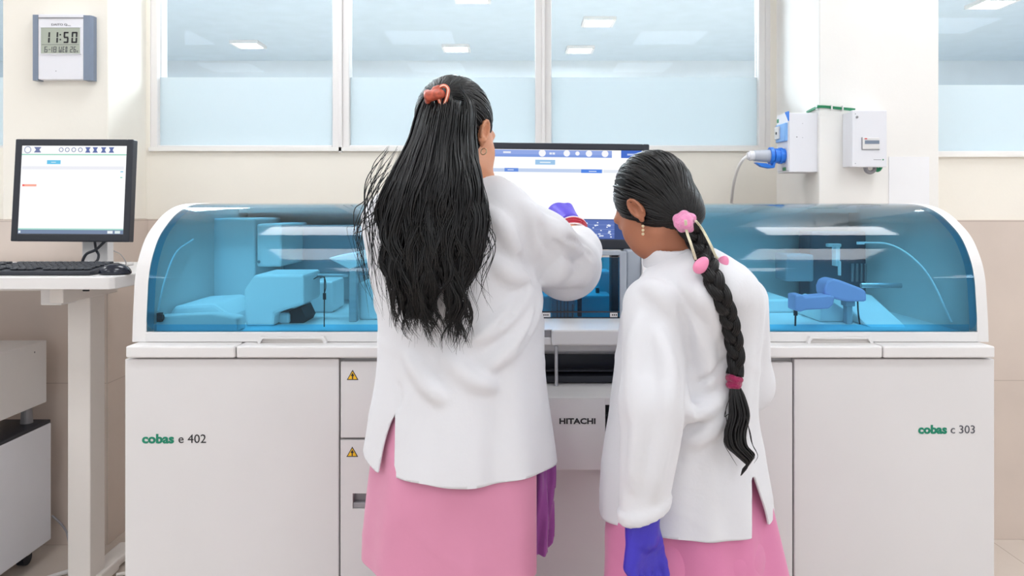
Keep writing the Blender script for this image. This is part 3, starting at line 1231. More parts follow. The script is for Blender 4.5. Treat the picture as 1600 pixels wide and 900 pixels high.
EM_screen = emis('screen_white', (253, 254, 255), 1.06)
D = 1.90
mw = X(1013.5, D) - X(752, D)
mh = Z(223, D) - Z(389, D)
mon = thing('computer_monitor', 'large black monitor with a bright white screen over the analyzer, behind the tall woman', 'monitor', (X(883, D), D + .06, Z(389, D)))
Mm = Matrix.Translation(P(883, 389, D)) @ Matrix.Rotation(math.radians(0.7), 4, 'Y') @ Matrix.Rotation(math.radians(-2), 4, 'X')
blue1, blue2, blue3 = (132, 160, 226), (112, 144, 230), (160, 200, 236)
it = [('toolbar', 0, .80, .93, .995, (150, 172, 232), 'box', 0), ('toolbar', 0, .80, .915, .945, blue1, 'box', 1), ('toolbar', .86, .995, .915, 1.0, (74, 112, 204), 'box', 0)]
for a, r in ((.345, .023), (.505, .021), (.575, .014), (.65, .021), (.755, .022)):
    it.append(('icon', a - r, a + r, .94, .98, (250, 250, 255), 'disc', 2))
for a in (.40, .42):
    it.append(('icon', a - .008, a + .008, .945, .968, (236, 240, 252), 'box', 2))
it += [('button', .09, .14, .955, .975, (236, 240, 252), 'box', 2), ('icon', .90, .97, .945, .965, (190, 206, 245), 'box', 1),
       ('button', .30, .43, .83, .885, blue3, 'box', 0), ('button_text', .33, .40, .85, .862, (236, 246, 252), 'box', 1),
       ('table_header', .02, .74, .745, .785, (196, 212, 240), 'box', 0), ('table_header', .10, .19, .748, .788, (106, 146, 226), 'box', 1), ('table_header', .60, .735, .742, .782, (88, 138, 232), 'box', 1),
       ('table_text', .12, .16, .763, .772, (220, 230, 250), 'box', 2), ('table_text', .65, .70, .756, .765, (220, 230, 250), 'box', 2),
       ('table_header', .745, .90, .745, .78, (232, 237, 246), 'box', 0),
       ('footer_panel', 0, 1, 0, .225, (66, 84, 136), 'box', 0), ('keypad', .52, .82, .01, .215, (98, 120, 186), 'box', 1),
       ('keypad_mark', .53, .81, .02, .21, (226, 234, 252), 'specks', 3)]
for k in range(3):
    it.append(('keypad_line', .52, .82, .06 + k * .05, .064 + k * .05, (136, 156, 212), 'box', 2))
screen_parts(mon, Mm, mw, mh, .0165, .045, .025, it, EM_screen)
b = MB()
b.box(X(883, D) - .05, X(883, D) + .05, D + .045, D + .09, Z(389, D) + .06, Z(389, D) + .16, .004)
b.box(X(883, D) - .03, X(883, D) + .03, D + .085, D + .115, .952, Z(389, D) + .14, .004)
b.build('monitor_arm', M_midgrey, mon, label='grey mounting arm')

# ================================================================== left desk
DF, DB = 2.20, 2.82
tz = Z(433, DF)
tx1 = X(177, DF)
TT = .036
desk = thing('standing_desk', 'white height-adjustable desk on a square white post at the left edge', 'desk', (-1.45, 2.5, 0))
MB().prism([(-2.6, DF), (tx1 - .012, DF), (tx1, DF + .012), (tx1, DB), (-2.6, DB)], tz - TT, tz, 'z', bev=.003).build('desktop', M_white2, desk)
ppx0, ppx1 = X(105.5, 2.47), X(141, 2.47)
MB().box(ppx0, ppx1, 2.47, 2.56, .05, tz - TT - .02, .003).build('leg', M_post, desk)
MB().box(ppx0 - .3, ppx1, 2.49, 2.54, tz - TT - .035, tz - TT, .003).build('crossbar', M_post, desk)
MB().box(X(107, 2.4), X(128, 2.4), 2.3, 2.62, tz - TT - .052, tz - TT - .001, .003).build('support_arm', M_post, desk)
MB().box(X(63, 2.34), X(96, 2.34), 2.34, 2.42, Z(477, 2.34), tz - TT + .0, .003).build('control_box', M_white2, desk)
b = MB()
b.box(ppx0 - .012, ppx1 + .014, 2.40, 2.63, .012, .052, .006)
b.box(ppx0 + .0, ppx1 + .0, 2.22, 2.80, .008, .035, .008)
b.build('foot', M_post, desk)
b = MB()
b.cyl((ppx0 - .005, 2.455, tz - TT - .012), (ppx0 + .005, 2.455, tz - TT - .012), .004)
for q in (132, 137):
    b.cyl(P(q, 453.5, 2.31) - Vector((.004, 0, 0)), P(q, 453.5, 2.31) + Vector((.004, 0, 0)), .0035)
b.build('bolt', M_dark, desk)

# monitor on the desk
D = 2.42
sm = thing('computer_monitor', 'black square monitor with a white program window, on the white desk at left', 'monitor', (X(112, D), D + .05, tz))
lw = X(207, D) - X(18.5, D)
lh = Z(216, D) - Z(377.5, D)
Ms = Matrix.Translation(P(108.5, 377.5, D)) @ Matrix.Rotation(math.radians(-1.5), 4, 'Z') @ Matrix.Rotation(math.radians(.3), 4, 'Y') @ Matrix.Rotation(math.radians(-4), 4, 'X')
slate, indigo = (120, 130, 170), (104, 118, 172)
it = [('toolbar_line', 0, 1, .893, .905, (150, 214, 190), 'box', 0), ('status_line', 0, 1, .045, .06, (170, 222, 210), 'box', 0), ('status_bar', 0, 1, 0, .045, (126, 142, 170), 'box', 0),
      ('button', .245, .375, .79, .835, (112, 200, 238), 'box', 0), ('button_text', .285, .33, .808, .815, (226, 246, 253), 'box', 1),
      ('header_row', .01, .98, .73, .765, (240, 241, 248), 'box', 0), ('side_mark', .95, .975, .70, .712, (130, 200, 230), 'box', 0), ('side_mark', .95, .97, .635, .645, (120, 210, 190), 'box', 0),
      ('alert', .02, .155, .535, .56, (253, 178, 160), 'box', 0), ('alert', .022, .04, .538, .557, (246, 110, 110), 'box', 1),
      ('clock_label', .85, .90, .006, .036, (240, 246, 248), 'box', 1), ('clock_label', .92, .97, .006, .036, (226, 240, 240), 'box', 1), ('start_button', .005, .025, .008, .034, (230, 238, 245), 'box', 1)]
for a, z in ((.055, 0), (.15, 1)):
    it.append(('icon', a - .035, a + .035, .922, .985, slate if z else (176, 182, 204), 'hourglass' if z else 'ring', 0))
for a in (.375, .433, .495, .558):
    it.append(('icon', a - .022, a + .022, .93, .98, slate, 'ring', 0))
for a in (.63, .70, .78, .855):
    it.append(('icon', a - .026, a + .026, .922, .985, indigo, 'hourglass', 0))
EM_screen2 = emis('screen_white_left', (253, 254, 255), 1.03)
screen_parts(sm, Ms, lw, lh, .021, .030, .0245, it, EM_screen2)
b = MB()
b.box(X(128, 2.5), X(168, 2.5), 2.50, 2.54, tz + .001, Z(330, 2.5), .003)
b.box(X(105, 2.5), X(172, 2.5), 2.44, 2.66, tz + .0005, tz + .012, .004)
b.build('stand', M_white2, sm, label='white stand')
b = MB()
b.tube([P(165, 376, 2.46), P(150, 390, 2.45), P(135, 397, 2.44), P(129, 410, 2.44), P(137, 413, 2.43)], .0045)
b.tube([P(148, 376, 2.46), P(150, 390, 2.46), P(154, 398, 2.45), P(152, 407, 2.44), P(146, 412, 2.43)], .004)
b.build('cable', M_black, sm, label='two black cables')

# keyboard: case and separate keys as one key field
kx0, kx1 = -1.93, X(150, 2.255)
kb = thing('keyboard', 'flat black keyboard on the white desk, cut by the left edge of the photo', 'keyboard', ((kx0 + kx1) / 2, 2.33, tz))
MB().prism([(2.245, tz + .0005), (2.245, tz + .014), (2.42, tz + .026), (2.42, tz + .0005)], kx0, kx1 - .012, 'x', bev=.004).build('case', M_black, kb)
kk = MB()
for r in range(6):
    y0 = 2.256 + r * .0265
    zz = tz + .0145 + (y0 - 2.245) * .0686
    xx = kx0 + .012
    c_ = 0
    while xx < kx1 - .036:
        wk = .017 * (1 if r else (6 if c_ == 3 else 1.25))
        if not (c_ in (14, 18)):
            x2 = min(xx + wk, kx1 - .02)
            kk.box(xx, x2, y0, y0 + .0225 * .86, zz, zz + .0065, .0022, 1)
        xx += wk + .0028
        c_ += 1
kk.build('key_field', M_key, kb, label='rows of dark grey keys')

# mouse
ms = thing('computer_mouse', 'shiny black computer mouse on the white desk beside the keyboard', 'computer mouse', (X(176, 2.27), 2.28, tz))
mc = P(176, 433, 2.27)
fm = INT(.006, ell((mc.x, 2.285, tz + .004), (.046, .03, .030), Matrix.Rotation(math.radians(8), 3, 'Z')), plane((0, 0, tz + .001), (0, 0, -1)))
v, f = surf_net(fm, (mc.x - .06, 2.24, tz - .006), (mc.x + .06, 2.33, tz + .045), .0022)
M_mouse = mat('glossy_black', (26, 30, 44), rough=0.18, var=.03)
obj('shell', v, f, M_mouse, ms, smooth=True)
MB().box(mc.x - .03, mc.x - .018, 2.278, 2.286, tz + .022, tz + .030, .002).build('scroll_wheel', M_black, ms)
tag(MB().tube([P(189, 423, 2.34), P(197, 412, 2.45), P(189, 398, 2.6), P(178, 392, 2.78)], .0018).build('cord', M_midgrey), 'thin grey cord rising behind the mouse on the desk', 'cord')

# ================================================================== white unit under the desk
SX = X(80, 2.75)
lower = thing('cabinet', 'grey-white floor cabinet with a black top on casters, bottom left corner', 'cabinet', (SX - .25, 2.5, 0))
lt = Z(655, 2.75)
M_cool = mat('cool_white_enamel', (230, 231, 238), rough=.4, var=.012)
MB().box(SX - .55, SX, 2.15, 2.75, .065, lt - .012, .003).build('body', M_cool, lower)
MB().box(SX - .55, SX - .002, 2.15, 2.75, lt - .012, lt, .002).build('top_plate', M_black, lower, label='black top plate')
for (a, q) in ((SX - .06, 2.69), (SX - .06, 2.24), (SX - .5, 2.69), (SX - .5, 2.24)):
    w_ = MB()
    w_.cyl((a - .014, q, .0255), (a + .014, q, .0255), .025)
    wo = w_.build('caster_wheel', M_black, lower)
    MB().box(a - .02, a + .02, q - .012, q + .012, .035, .066, .003).build('caster_fork', M_post, wo)
upper = thing('laboratory_unit', 'plain white box unit standing on the black-topped cabinet, bottom left corner', 'laboratory unit', (X(73, 2.75) - .25, 2.5, lt))
ux = X(73, 2.75)
u0, u1 = Z(628, 2.75), Z(531.5, 2.75)
MB().box(ux - .55, ux, 2.1, 2.75, u0, u1, .003).build('body', M_white2, upper)
for (a, q) in ((ux - .04, 2.70), (ux - .04, 2.25), (ux - .5, 2.70), (ux - .5, 2.25)):
    MB().cyl((a, q, lt + .0005), (a, q, u0 + .002), .02, .016).build('rubber_foot', M_midgrey, upper)
MB().cyl((ux, 2.68, u1 - .03), (ux + .001, 2.68, u1 - .03), .003).build('screw', M_midgrey, upper)

# loose cables on the floor
tag(MB().tube([P(82, 806, 2.77), P(93, 816, 2.74), P(101, 826, 2.72), P(106, 838, 2.70), Vector((-1.52, 2.66, .012))], .004).build('power_cable', M_midgrey), 'short grey cable hanging behind the cabinet towards the desk post', 'cable')
tag(MB().tube([Vector((-1.50, 2.64, .009)), Vector((-1.58, 2.55, .009)), Vector((-1.63, 2.45, .009)), Vector((-1.66, 2.3, .009))], .007).build('power_cable', M_white2), 'white cable lying on the floor left of the desk post', 'cable')
tag(MB().tube([Vector((-1.34, 2.60, .008)), Vector((-1.25, 2.64, .008)), Vector((-1.15, 2.66, .008)), Vector((-.95, 2.72, .008))], .006).build('power_cable', M_post), 'pale cable lying on the floor between the desk post and the analyzer', 'cable')

# ================================================================== wall clock
D = DP - .034
ck = thing('wall_clock', 'silver-white digital wall clock with blue-grey sides, showing 11:50', 'wall clock', (X(97, D), DP - .02, Z(124, D)))
Mc = 0
a0, a1, a2, a3 = X(50, D), X(59.5, D), X(130.5, D), X(143.5, D)
zb_, zt_ = Z(124, D), Z(23, D)
MB().box(a1, a2, D, DP - .0005, zb_, zt_ + .002, .002).build('body', M_clock, ck)
MB().prism([(a0, DP - .001), (a0, D + .004), (a0 + .004, D - .001), (a1, D - .001), (a1, DP - .001)], zb_ - .003, zt_, 'z').build('side_trim', M_slate, ck, label='blue-grey side trim')
MB().prism([(a3, DP - .001), (a3, D + .012), (a3 - .008, D + .001), (a2, D - .001), (a2, DP - .001)], zb_ - .003, zt_ - .002, 'z').build('side_trim', M_slate, ck, label='blue-grey side trim')
MB().box(a1, a2, D - .002, D, Z(29, D), Z(27, D), .0005).build('top_groove', M_midgrey, ck)
lc = MB().box(X(64.5, D), X(126, D), D - .0025, D, Z(84, D), Z(43.5, D), .001).build('display', M_lcd, ck, label='grey liquid crystal display')
fr = MB()
for q in ((64, 126.5, 43.5, 42.5), (64, 126.5, 85, 84), (63.5, 64.5, 85, 42.5), (126, 127, 85, 42.5)):
    fr.box(X(q[0], D), X(q[1], D), D - .004, D, Z(q[2], D), Z(q[3], D))
fr.build('display_frame', M_clock, lc)
SEG = {'0': 'abcdef', '1': 'bc', '2': 'abged', '5': 'afgcd', '6': 'afgedc', '8': 'abcdefg', 'E': 'afged', 'W': 'fedcbx', 'D': 'abcdef', '-': 'g', 'c': 'ged'}


def seg_digit(mb, ch, x0, x1, zt, zb_, t, slant=.0):
    y0, y1 = D - .0032, D - .0026
    zm = (zt + zb_) / 2
    g = t * .25
    bars = {'a': (x0 + g, x1 - g, zt - t, zt), 'g': (x0 + g, x1 - g, zm - t / 2, zm + t / 2), 'd': (x0 + g, x1 - g, zb_, zb_ + t),
            'f': (x0, x0 + t, zm + g, zt - g), 'b': (x1 - t, x1, zm + g, zt - g), 'e': (x0, x0 + t, zb_ + g, zm - g), 'c': (x1 - t, x1, zb_ + g, zm - g),
            'x': ((x0 + x1) / 2 - t / 2, (x0 + x1) / 2 + t / 2, zb_ + g, zm)}
    for s in SEG[ch]:
        p = bars[s]
        mb.prism([(p[0] + (p[2] - zb_) * slant, p[2]), (p[1] + (p[2] - zb_) * slant, p[2]), (p[1] + (p[3] - zb_) * slant, p[3]), (p[0] + (p[3] - zb_) * slant, p[3])], y0, y1, 'y')


for ch, p, q in (('1', 70, 78.2), ('1', 82, 91), ('5', 99.5, 107.5), ('0', 112, 121)):
    tm = MB()
    seg_digit(tm, ch, X(p, D), X(q, D), Z(50, D), Z(67.5, D), .0058, .05)
    tm.build('time_digit', M_ink, lc, label='large black digit')
for q in (54.5, 62):
    MB().box(X(94, D), X(96, D), D - .0032, D - .0026, Z(q + 1.2, D), Z(q - 1.2, D)).build('colon_dot', M_ink, lc)
dg = MB()
for ch, p, q in (('6', 70, 74.5), ('-', 76.5, 79.5), ('1', 79.5, 82), ('8', 84, 88.5), ('W', 92.5, 97), ('E', 98.5, 101.5), ('D', 102.8, 105.5), ('2', 110, 114), ('6', 115.5, 119), ('c', 120.5, 122.5)):
    seg_digit(dg, ch, X(p, D), X(q, D), Z(73, D) if ch != 'c' else Z(77.5, D), Z(82, D), .0021, .05)
dg.build('date_digits', M_greyink, lc, label='small digits 6-18 WED 26')
MB().box(X(66, D), X(124, D), D - .003, D - .0026, Z(70.3, D), Z(69.8, D)).build('display_line', M_greyink, lc)
text('lettering', 'DAITO Q', M_greyink, ck, X(80.5, D), Z(40, D), D - .0003, .0075, width=X(105, D) - X(80.5, D))
text('lettering', 'uartz', M_midgrey, ck, X(105.5, D), Z(40.5, D), D - .0003, .0032, width=.012)
MB().cyl((X(87.5, D), D - .0008, Z(111, D)), (X(87.5, D), D, Z(111, D)), .0016).build('sensor_dot', M_midgrey, ck)

# ================================================================== industrial socket box on the column side
D = DC + .10
sb = thing('socket_box', 'tall white socket box with blue socket plate on the side of the column', 'socket box', (X(1240, D), D, Z(270, D)))
xr = cx0
y0, y1 = 2.66 + .02, 2.85
y0 = DC + .015
sxl = X(1233, y0)
z0, z1 = Z(269, y0), Z(176, y0)
y1 = sxl * FPX / (1215 - 800)
MB().box(sxl, xr + .001, y0, y1, z0, z1, .003).build('enclosure', M_clock, sb)


def side(py0, py1, u0, u1, t):
    """box standing t proud of the left side of the enclosure; u runs from its far (0) to near (1) edge"""
    return (sxl - t, sxl, y1 + (y0 - y1) * u1, y1 + (y0 - y1) * u0, Z(py1, (y0 + y1) / 2), Z(py0, (y0 + y1) / 2))


MB().box(*side(178, 267, .03, .97, .003), .001).build('socket_plate', M_clock, sb)
MB().box(*side(194, 222, .1, .95, .012), .003).build('breaker_cover', M_ltblue, sb, label='pale blue breaker cover')
MB().box(*side(197, 217, .12, .5, .017), .002).build('breaker_window', M_white2, sb)
q = side(204, 211, .26, .34, .0185)
MB().cyl((q[0], (q[2] + q[3]) / 2, (q[4] + q[5]) / 2), (q[1], (q[2] + q[3]) / 2, (q[4] + q[5]) / 2), .005).build('indicator', M_ink, sb)
q = side(177, 190, .72, 1.0, .004)
MB().prism([(q[2], q[5]), (q[3], q[5]), (q[2], q[4] - .004)], q[0], q[1], 'x').build('corner_clip', M_blue, sb, label='blue corner clip')
q = side(184, 190, .02, .18, .004)
MB().box(*q, .001).build('corner_clip', M_gcable, sb, label='dark green corner clip')
b = MB()
b.box(*side(262, 267, .55, .8, .0045))
b.build('sticker', M_gcable, sb, label='dark green sticker')
b = MB()
for p, r_ in ((214, .0022), (193, .0012), (215, .0012)):
    xx = X(1245 if p == 214 else 1254, y0)
    b.cyl((xx, y0 - .001, Z(p, y0)), (xx, y0, Z(p, y0)), r_)
b.build('screw', M_midgrey, sb)
# plug pushed into the socket, lying along -x
yc = (y0 + y1) / 2 - .02
pc = Z(243.5, yc)
pl = thing('industrial_plug', 'grey and blue industrial plug pushed into the white socket box', 'plug', (X(1195, yc), yc, pc))


def pcy(a, b_, r0, r1=None):
    return MB().cyl((X(a, yc), yc, pc + (a - 1200) * .0000), (X(b_, yc), yc, pc), r0, r1, 28)


pcy(1209, (sxl - .004) * FPX / yc + 800, .0265, .0265).build('collar', M_blue, pl, label='blue collar')
pcy(1202, 1207, .031, .031).build('flange', M_blue, pl, label='blue flange')
pcy(1217, 1221, .0295, .0295).build('flange', M_blue, pl, label='blue flange')
pcy(1178, 1206, .0195, .0235).build('plug_body', M_plugg, pl)
b = pcy(1167.5, 1179, .0125, .0175)
b.cyl((X(1171, yc), yc, pc), (X(1175, yc), yc, pc), .0178, .0178, 28)
b.build('cable_gland', M_clock, pl)
b = MB()
b.prism([(X(1178, yc), pc - .024), (X(1196, yc), pc - .027), (X(1205, yc), pc - .036), (X(1207, yc), pc - .02), (X(1211, yc), pc - .02), (X(1209, yc), pc - .044), (X(1200, yc), pc - .046), (X(1188, yc), pc - .040)],
        yc - .012, yc + .012, 'y', bev=.003)
b.build('flap_lid', M_blue, pl, label='blue hinged lid')
MB().tube([Vector((X(1168, yc), yc, pc)), P(1160, 251, yc), P(1152, 266, yc + .04), P(1146, 290, yc + .1), P(1142, 330, yc + .2), P(1138, 400, yc + .2)], .0055).build('power_cord', M_white2, pl, label='white cord')

# green sleeved wires round the column corner
wz = [P(1240, 176.5, DC + .10), P(1252, 172, DC + .05), P(1268, 168.5, DC + .004), P(1279, 167.5, DC - .008), P(1292, 168, DC - .008), P(1306, 169.5, DC - .008), P(1326, 171.5, DC - .008), P(1336, 172.5, DC - .008)]
wz[0].x = wz[1].x = wz[2].x = cx0 - .006
wire = thing('wire_run', 'green wires clipped round the column corner between the two white boxes', 'wire', tuple(wz[3]))
MB().tube(wz, .0030).build('green_wire', M_gcable, wire)
MB().tube([p + Vector((0, -.001, .0048)) for p in wz], .0022).build('green_wire', M_gcable, wire)
for a in (2, 4, 5):
    p = wz[a].lerp(wz[a + 1], .5) if a != 2 else wz[2]
    MB().box(p.x - .0022, p.x + .0022, p.y - .007, p.y + .008, p.z - .007, p.z + .012, .001).build('wire_clip', M_white2, wire)

# meter box on the front of the column
D = DC - .085
mb_ = thing('meter_box', 'white wall-mounted electricity meter box with a small grey display, on the column front', 'meter box', (X(1358, D), DC - .04, Z(261, D)))
x0, x1, z0, z1 = X(1331.5, D), X(1386, D), Z(261, D), Z(172, D)
MB().box(x0, x1, D, D + .02, z0, z1, .003).build('lid', M_clock, mb_)
MB().box(x0 + .003, x1 - .003, D + .02, DC - .0005, z0 + .003, z1 - .003, .002).build('enclosure', M_clock, mb_)
wn = MB().box(X(1347, D), X(1373.5, D), D - .004, D, Z(233, D), Z(215, D), .0015).build('meter_window', M_white2, mb_)
MB().box(X(1350.5, D), X(1373, D), D - .0048, D - .004, Z(225, D), Z(219.5, D)).build('meter_display', M_slate, wn, label='blue-grey display')
M_red = mat('red_print', (200, 60, 60), rough=.5)
MB().box(X(1350, D), X(1354, D), D - .0046, D - .004, Z(217.8, D), Z(216, D)).build('mark', M_red, wn, label='small red mark')
MB().box(X(1346.2, D), X(1347.4, D), D - .003, D, Z(234, D), Z(214.6, D)).build('window_edge', M_midgrey, wn)
MB().box(X(1347, D), X(1374, D), D - .003, D, Z(234.2, D), Z(233, D)).build('window_edge', M_midgrey, wn)
b = MB()
b.box(X(1365, D), X(1377, D), D - .0006, D, Z(250, D), Z(249.2, D))
b.build('print', M_midgrey, mb_)
MB().cyl((X(1379.8, D), D - .0008, Z(249.5, D)), (X(1379.8, D), D, Z(249.5, D)), .0026).build('green_dot', M_gcable, mb_, label='green dot')
MB().cyl((X(1339, D), D - .002, Z(183, D)), (X(1339, D), D, Z(183, D)), .0042).build('lock', M_midgrey, mb_)
b = MB()
for p in (178, 255.5):
    b.cyl((X(1336.5, D), D - .001, Z(p, D)), (X(1336.5, D), D, Z(p, D)), .0015)
b.build('screw', M_midgrey, mb_)
b = MB().tube([P(1352, 260, D + .04), P(1354, 267, D + .04), P(1360, 269.5, D + .04), P(1366, 266, D + .04), P(1367, 260, D + .04)], .007)
b.build('cable_loop', M_midgrey, mb_, label='grey cable loop')
MB().tube([P(1369, 260, D + .04), P(1370, 266, D + .04), P(1374, 265, D + .04), P(1377, 260, D + .04)], .006).build('cable_loop', M_gcable, mb_, label='green cable loop')

# pale notice on the column
D = DC - .003
M_paper = mat('paper_white', (242, 241, 243), rough=.6, var=.01)
pp = MB().box(X(1389, D), X(1452, D), D, DC - .0005, Z(336, D), Z(245, D)).build('paper_notice', M_paper)
tag(pp, 'plain whitish paper sheet stuck low on the column, right of the meter box', 'paper notice')
# ================================================================== people
def skin_mat(name, rgb):
    m = mat(name, rgb, rough=.5, var=.05, vscale=14, bump=.05, bscale=260)
    b = m.node_tree.nodes['Principled BSDF']
    b.inputs['Subsurface Weight'].default_value = .12
    b.inputs['Subsurface Radius'].default_value = (.9, .35, .2)
    b.inputs['Subsurface Scale'].default_value = .006
    return m


M_skinA = skin_mat('warm_skin', (205, 142, 108))
M_skinB = skin_mat('brown_skin', (168, 108, 80))
M_coat = mat('white_cotton', (219, 218, 222), rough=.85, var=.008, bump=.32, bscale=11, sheen=.15)
M_pink = mat('pink_cotton', (212, 138, 168), rough=.85, var=.03, bump=.10, bscale=30, sheen=.2)
M_pink2 = mat('rose_cotton', (212, 126, 166), rough=.85, var=.03, bump=.10, bscale=30, sheen=.2)
M_purple = mat('purple_cotton', (156, 76, 156), rough=.8, var=.08, bump=.14, bscale=26, sheen=.2)
M_glove = mat('violet_nitrile', (92, 76, 206), rough=.42, var=.05, bump=.12, bscale=120)
M_glove2 = mat('blue_violet_nitrile', (58, 46, 178), rough=.42, var=.05, bump=.12, bscale=120)
M_hair = mat('black_hair', (10, 9, 11), rough=.36, var=.3, vscale=30, stretch=(6, 6, .6), spec=.5)
M_hair2 = mat('dark_brown_black_hair', (12, 9, 10), rough=.40, var=.3, vscale=30, stretch=(6, 6, .6), spec=.38)
M_cap = mat('smooth_black_hair', (10, 9, 11), rough=.6, var=.3, vscale=30, spec=.15)
M_clip = mat('orange_plastic', (216, 106, 78), rough=.3, var=.12, vscale=40)
M_clipw = mat('pale_orange_plastic', (250, 206, 186), rough=.3, var=.05)
M_bangle = mat('white_bangle', (238, 226, 228), rough=.35)
M_bangler = mat('red_bangle', (176, 34, 56), rough=.3, var=.1)
M_gold = mat('gold_earring', (232, 208, 170), rough=.25, metal=.7)
M_fluff = mat('pink_fluff', (238, 146, 192), rough=.95, var=.08, vscale=90, bump=.5, bscale=260, sheen=.5)
M_bead = mat('pink_bead', (238, 140, 178), rough=.4, var=.04)
M_strap = mat('cream_cord', (222, 214, 188), rough=.6, var=.05)
M_maroon = mat('maroon_velvet', (142, 14, 72), rough=.9, var=.12, bump=.4, bscale=200, sheen=.4)
M_shoe = mat('dark_sandal', (60, 48, 46), rough=.6)


def head_sdf(s=0.87):
    """female head, local frame: x right, y to the face, z up, origin at ear height"""
    E, Cn = ell, cone
    skull = U(.02, E((0, -.012, .022), (.0715, .092, .086)), E((0, .028, -.03), (.056, .062, .085)))
    parts = [skull, E((0, .046, -.086), (.036, .036, .030)), E((0, .074, -.104), (.016, .014, .013))]
    for sx in (-1, 1):
        parts += [E((sx * .040, .055, -.028), (.020, .024, .026)), E((sx * .040, .046, -.058), (.020, .032, .034)), E((sx * .024, .080, .018), (.022, .012, .010)),
                  E((sx * .045, .02, -.075), (.018, .04, .022))]
    f = U(.028, *parts)
    f = SUB(.014, f, E((.031, .100, .002), (.017, .014, .012)), E((-.031, .100, .002), (.017, .014, .012)))
    nose = U(.008, Cn((0, .086, .004), (0, .100, -.036), .0070, .0095), E((.010, .093, -.040), (.007, .008, .006)), E((-.010, .093, -.040), (.007, .008, .006)))
    f = U(.008, f, nose)
    eyes = U(.001, E((.031, .079, .001), (.0135, .0125, .0115)), E((-.031, .079, .001), (.0135, .0125, .0115)))
    f = U(.003, f, eyes)
    f = U(.005, f, E((0, .090, -.067), (.021, .010, .0055)), E((0, .088, -.077), (.018, .010, .006)))
    for sx in (-1, 1):
        R = Matrix.Rotation(math.radians(-12), 3, 'X') @ Matrix.Rotation(math.radians(sx * 4), 3, 'Z')
        ear = E((sx * .0725, -.010, -.004), (.0068, .0165, .027), R)
        ear = SUB(.0015, ear, E((sx * .0795, -.007, -.003), (.0075, .0085, .0145), R))
        rim = []
        pts = [(.004, -.018, .012), (.006, .014, .022)]
        arc = []
        for a in range(-50, 231, 28):
            t = math.radians(a)
            v = R @ Vector((sx * .0058, .0142 * math.cos(t), .0248 * math.sin(t)))
            arc.append(Vector((sx * .0725, -.010, -.004)) + v)
        for p, q in zip(arc[:-1], arc[1:]):
            rim.append(cone(p, q, .0036, .0036))
        ear = U(.0015, ear, *rim)
        ear = U(.005, ear, E((sx * .0705, -.003, -.029), (.0048, .007, .008)), E((sx * .0725, .006, -.006), (.004, .004, .007)))
        f = U(.005, f, ear)
    return lambda x, y, z: f(x / s, y / s, z / s) * s


def hand_sdf(W, fwd, thumb, s=1.0, curls=(20, 25, 30, 35), spread=6, tcurl=25, tout=38, width=1.0, flip=1):
    """W wrist, fwd towards the knuckles, thumb = side of the thumb; returns the distance function of a five-fingered hand"""
    f = Vector(fwd).normalized()
    x = (Vector(thumb) - f * Vector(thumb).dot(f)).normalized()
    n = f.cross(x) * flip      # one of the two palm normals; sign chosen by the caller through thumb/fwd
    def Q(a, b, c):
        return Vector(W) + (x * a * width + f * b + n * c) * s
    kn = [Q(.029, .083, 0), Q(.0095, .087, .002), Q(-.0105, .083, .001), Q(-.028, .075, -.002)]
    ln = [(.036, .023, .018), (.041, .026, .019), (.037, .024, .018), (.028, .019, .016)]
    palm = [cone(Q(.010 - i * .0066, .004, 0), k, .0165 * s, .0125 * s) for i, k in enumerate(kn)]
    palm.append(cone(Q(.014, .012, -.004), Q(.028, .04, -.008), .014 * s, .012 * s))
    out = U(.010 * s, *palm)
    for i, (k, l, c) in enumerate(zip(kn, ln, curls)):
        a = 0.0
        p = k
        sp = math.radians((1.5 - i) * spread)
        r = (.0098, .0100, .0095, .0086)[i] * s
        for j, L in enumerate(l):
            a += math.radians(c) * (1.0, 1.15, .7)[j]
            d = (f * math.cos(a) - n * math.sin(a))
            d = (d + x * math.sin(sp)).normalized()
            q = p + d * L * s
            out = U(.0035 * s, out, cone(p, q, r, r * .9))
            p, r = q, r * .9
    a = math.radians(tout)
    p = Q(.022, .022, -.006)
    d = f * math.cos(a) + x * math.sin(a)
    for j, (L, r) in enumerate(((.034, .0118), (.029, .0105), (.023, .0095))):
        q = p + d * L * s
        out = U(.005 * s, out, cone(p, q, r * s, r * .92 * s))
        p = q
        b = math.radians(tcurl) * .5
        d = (d * math.cos(b) - n * math.sin(b) * .6 + (f - x) * math.sin(b) * .4).normalized()
    return out


def drape(seed, amp_top, amp_bot, z_top, z_bot, k=7):
    """soft vertical folds that deepen towards the hem, plus slanting creases"""
    r = random.Random(seed)
    ph = [r.uniform(0, 6.28) for _ in range(8)]

    def f(x, y, z, a):
        t = np.clip((z_top - z) / (z_top - z_bot), 0, 1.2)
        A = amp_top + (amp_bot - amp_top) * t
        w = np.sin(k * a + ph[0] + 2.2 * t) + .6 * np.sin((k + 4) * a + ph[1] - 1.7 * t) + .35 * np.sin((k * 2 + 3) * a + ph[2] + 3 * t)
        u = x * 26 + z * 34 + ph[3] + 1.1 * np.sin(z * 21 + ph[4]) + .9 * np.sin(x * 17 + ph[5])
        v = x * 31 - z * 27 + ph[6] + 1.2 * np.sin(z * 15 + x * 9 + ph[7])
        cr = (1 - np.abs(np.sin(u * .5))) ** 4 + .8 * (1 - np.abs(np.sin(v * .5))) ** 4
        return -A * w * .5 - .0030 * cr * np.clip(1.15 - t, .15, 1)
    return f


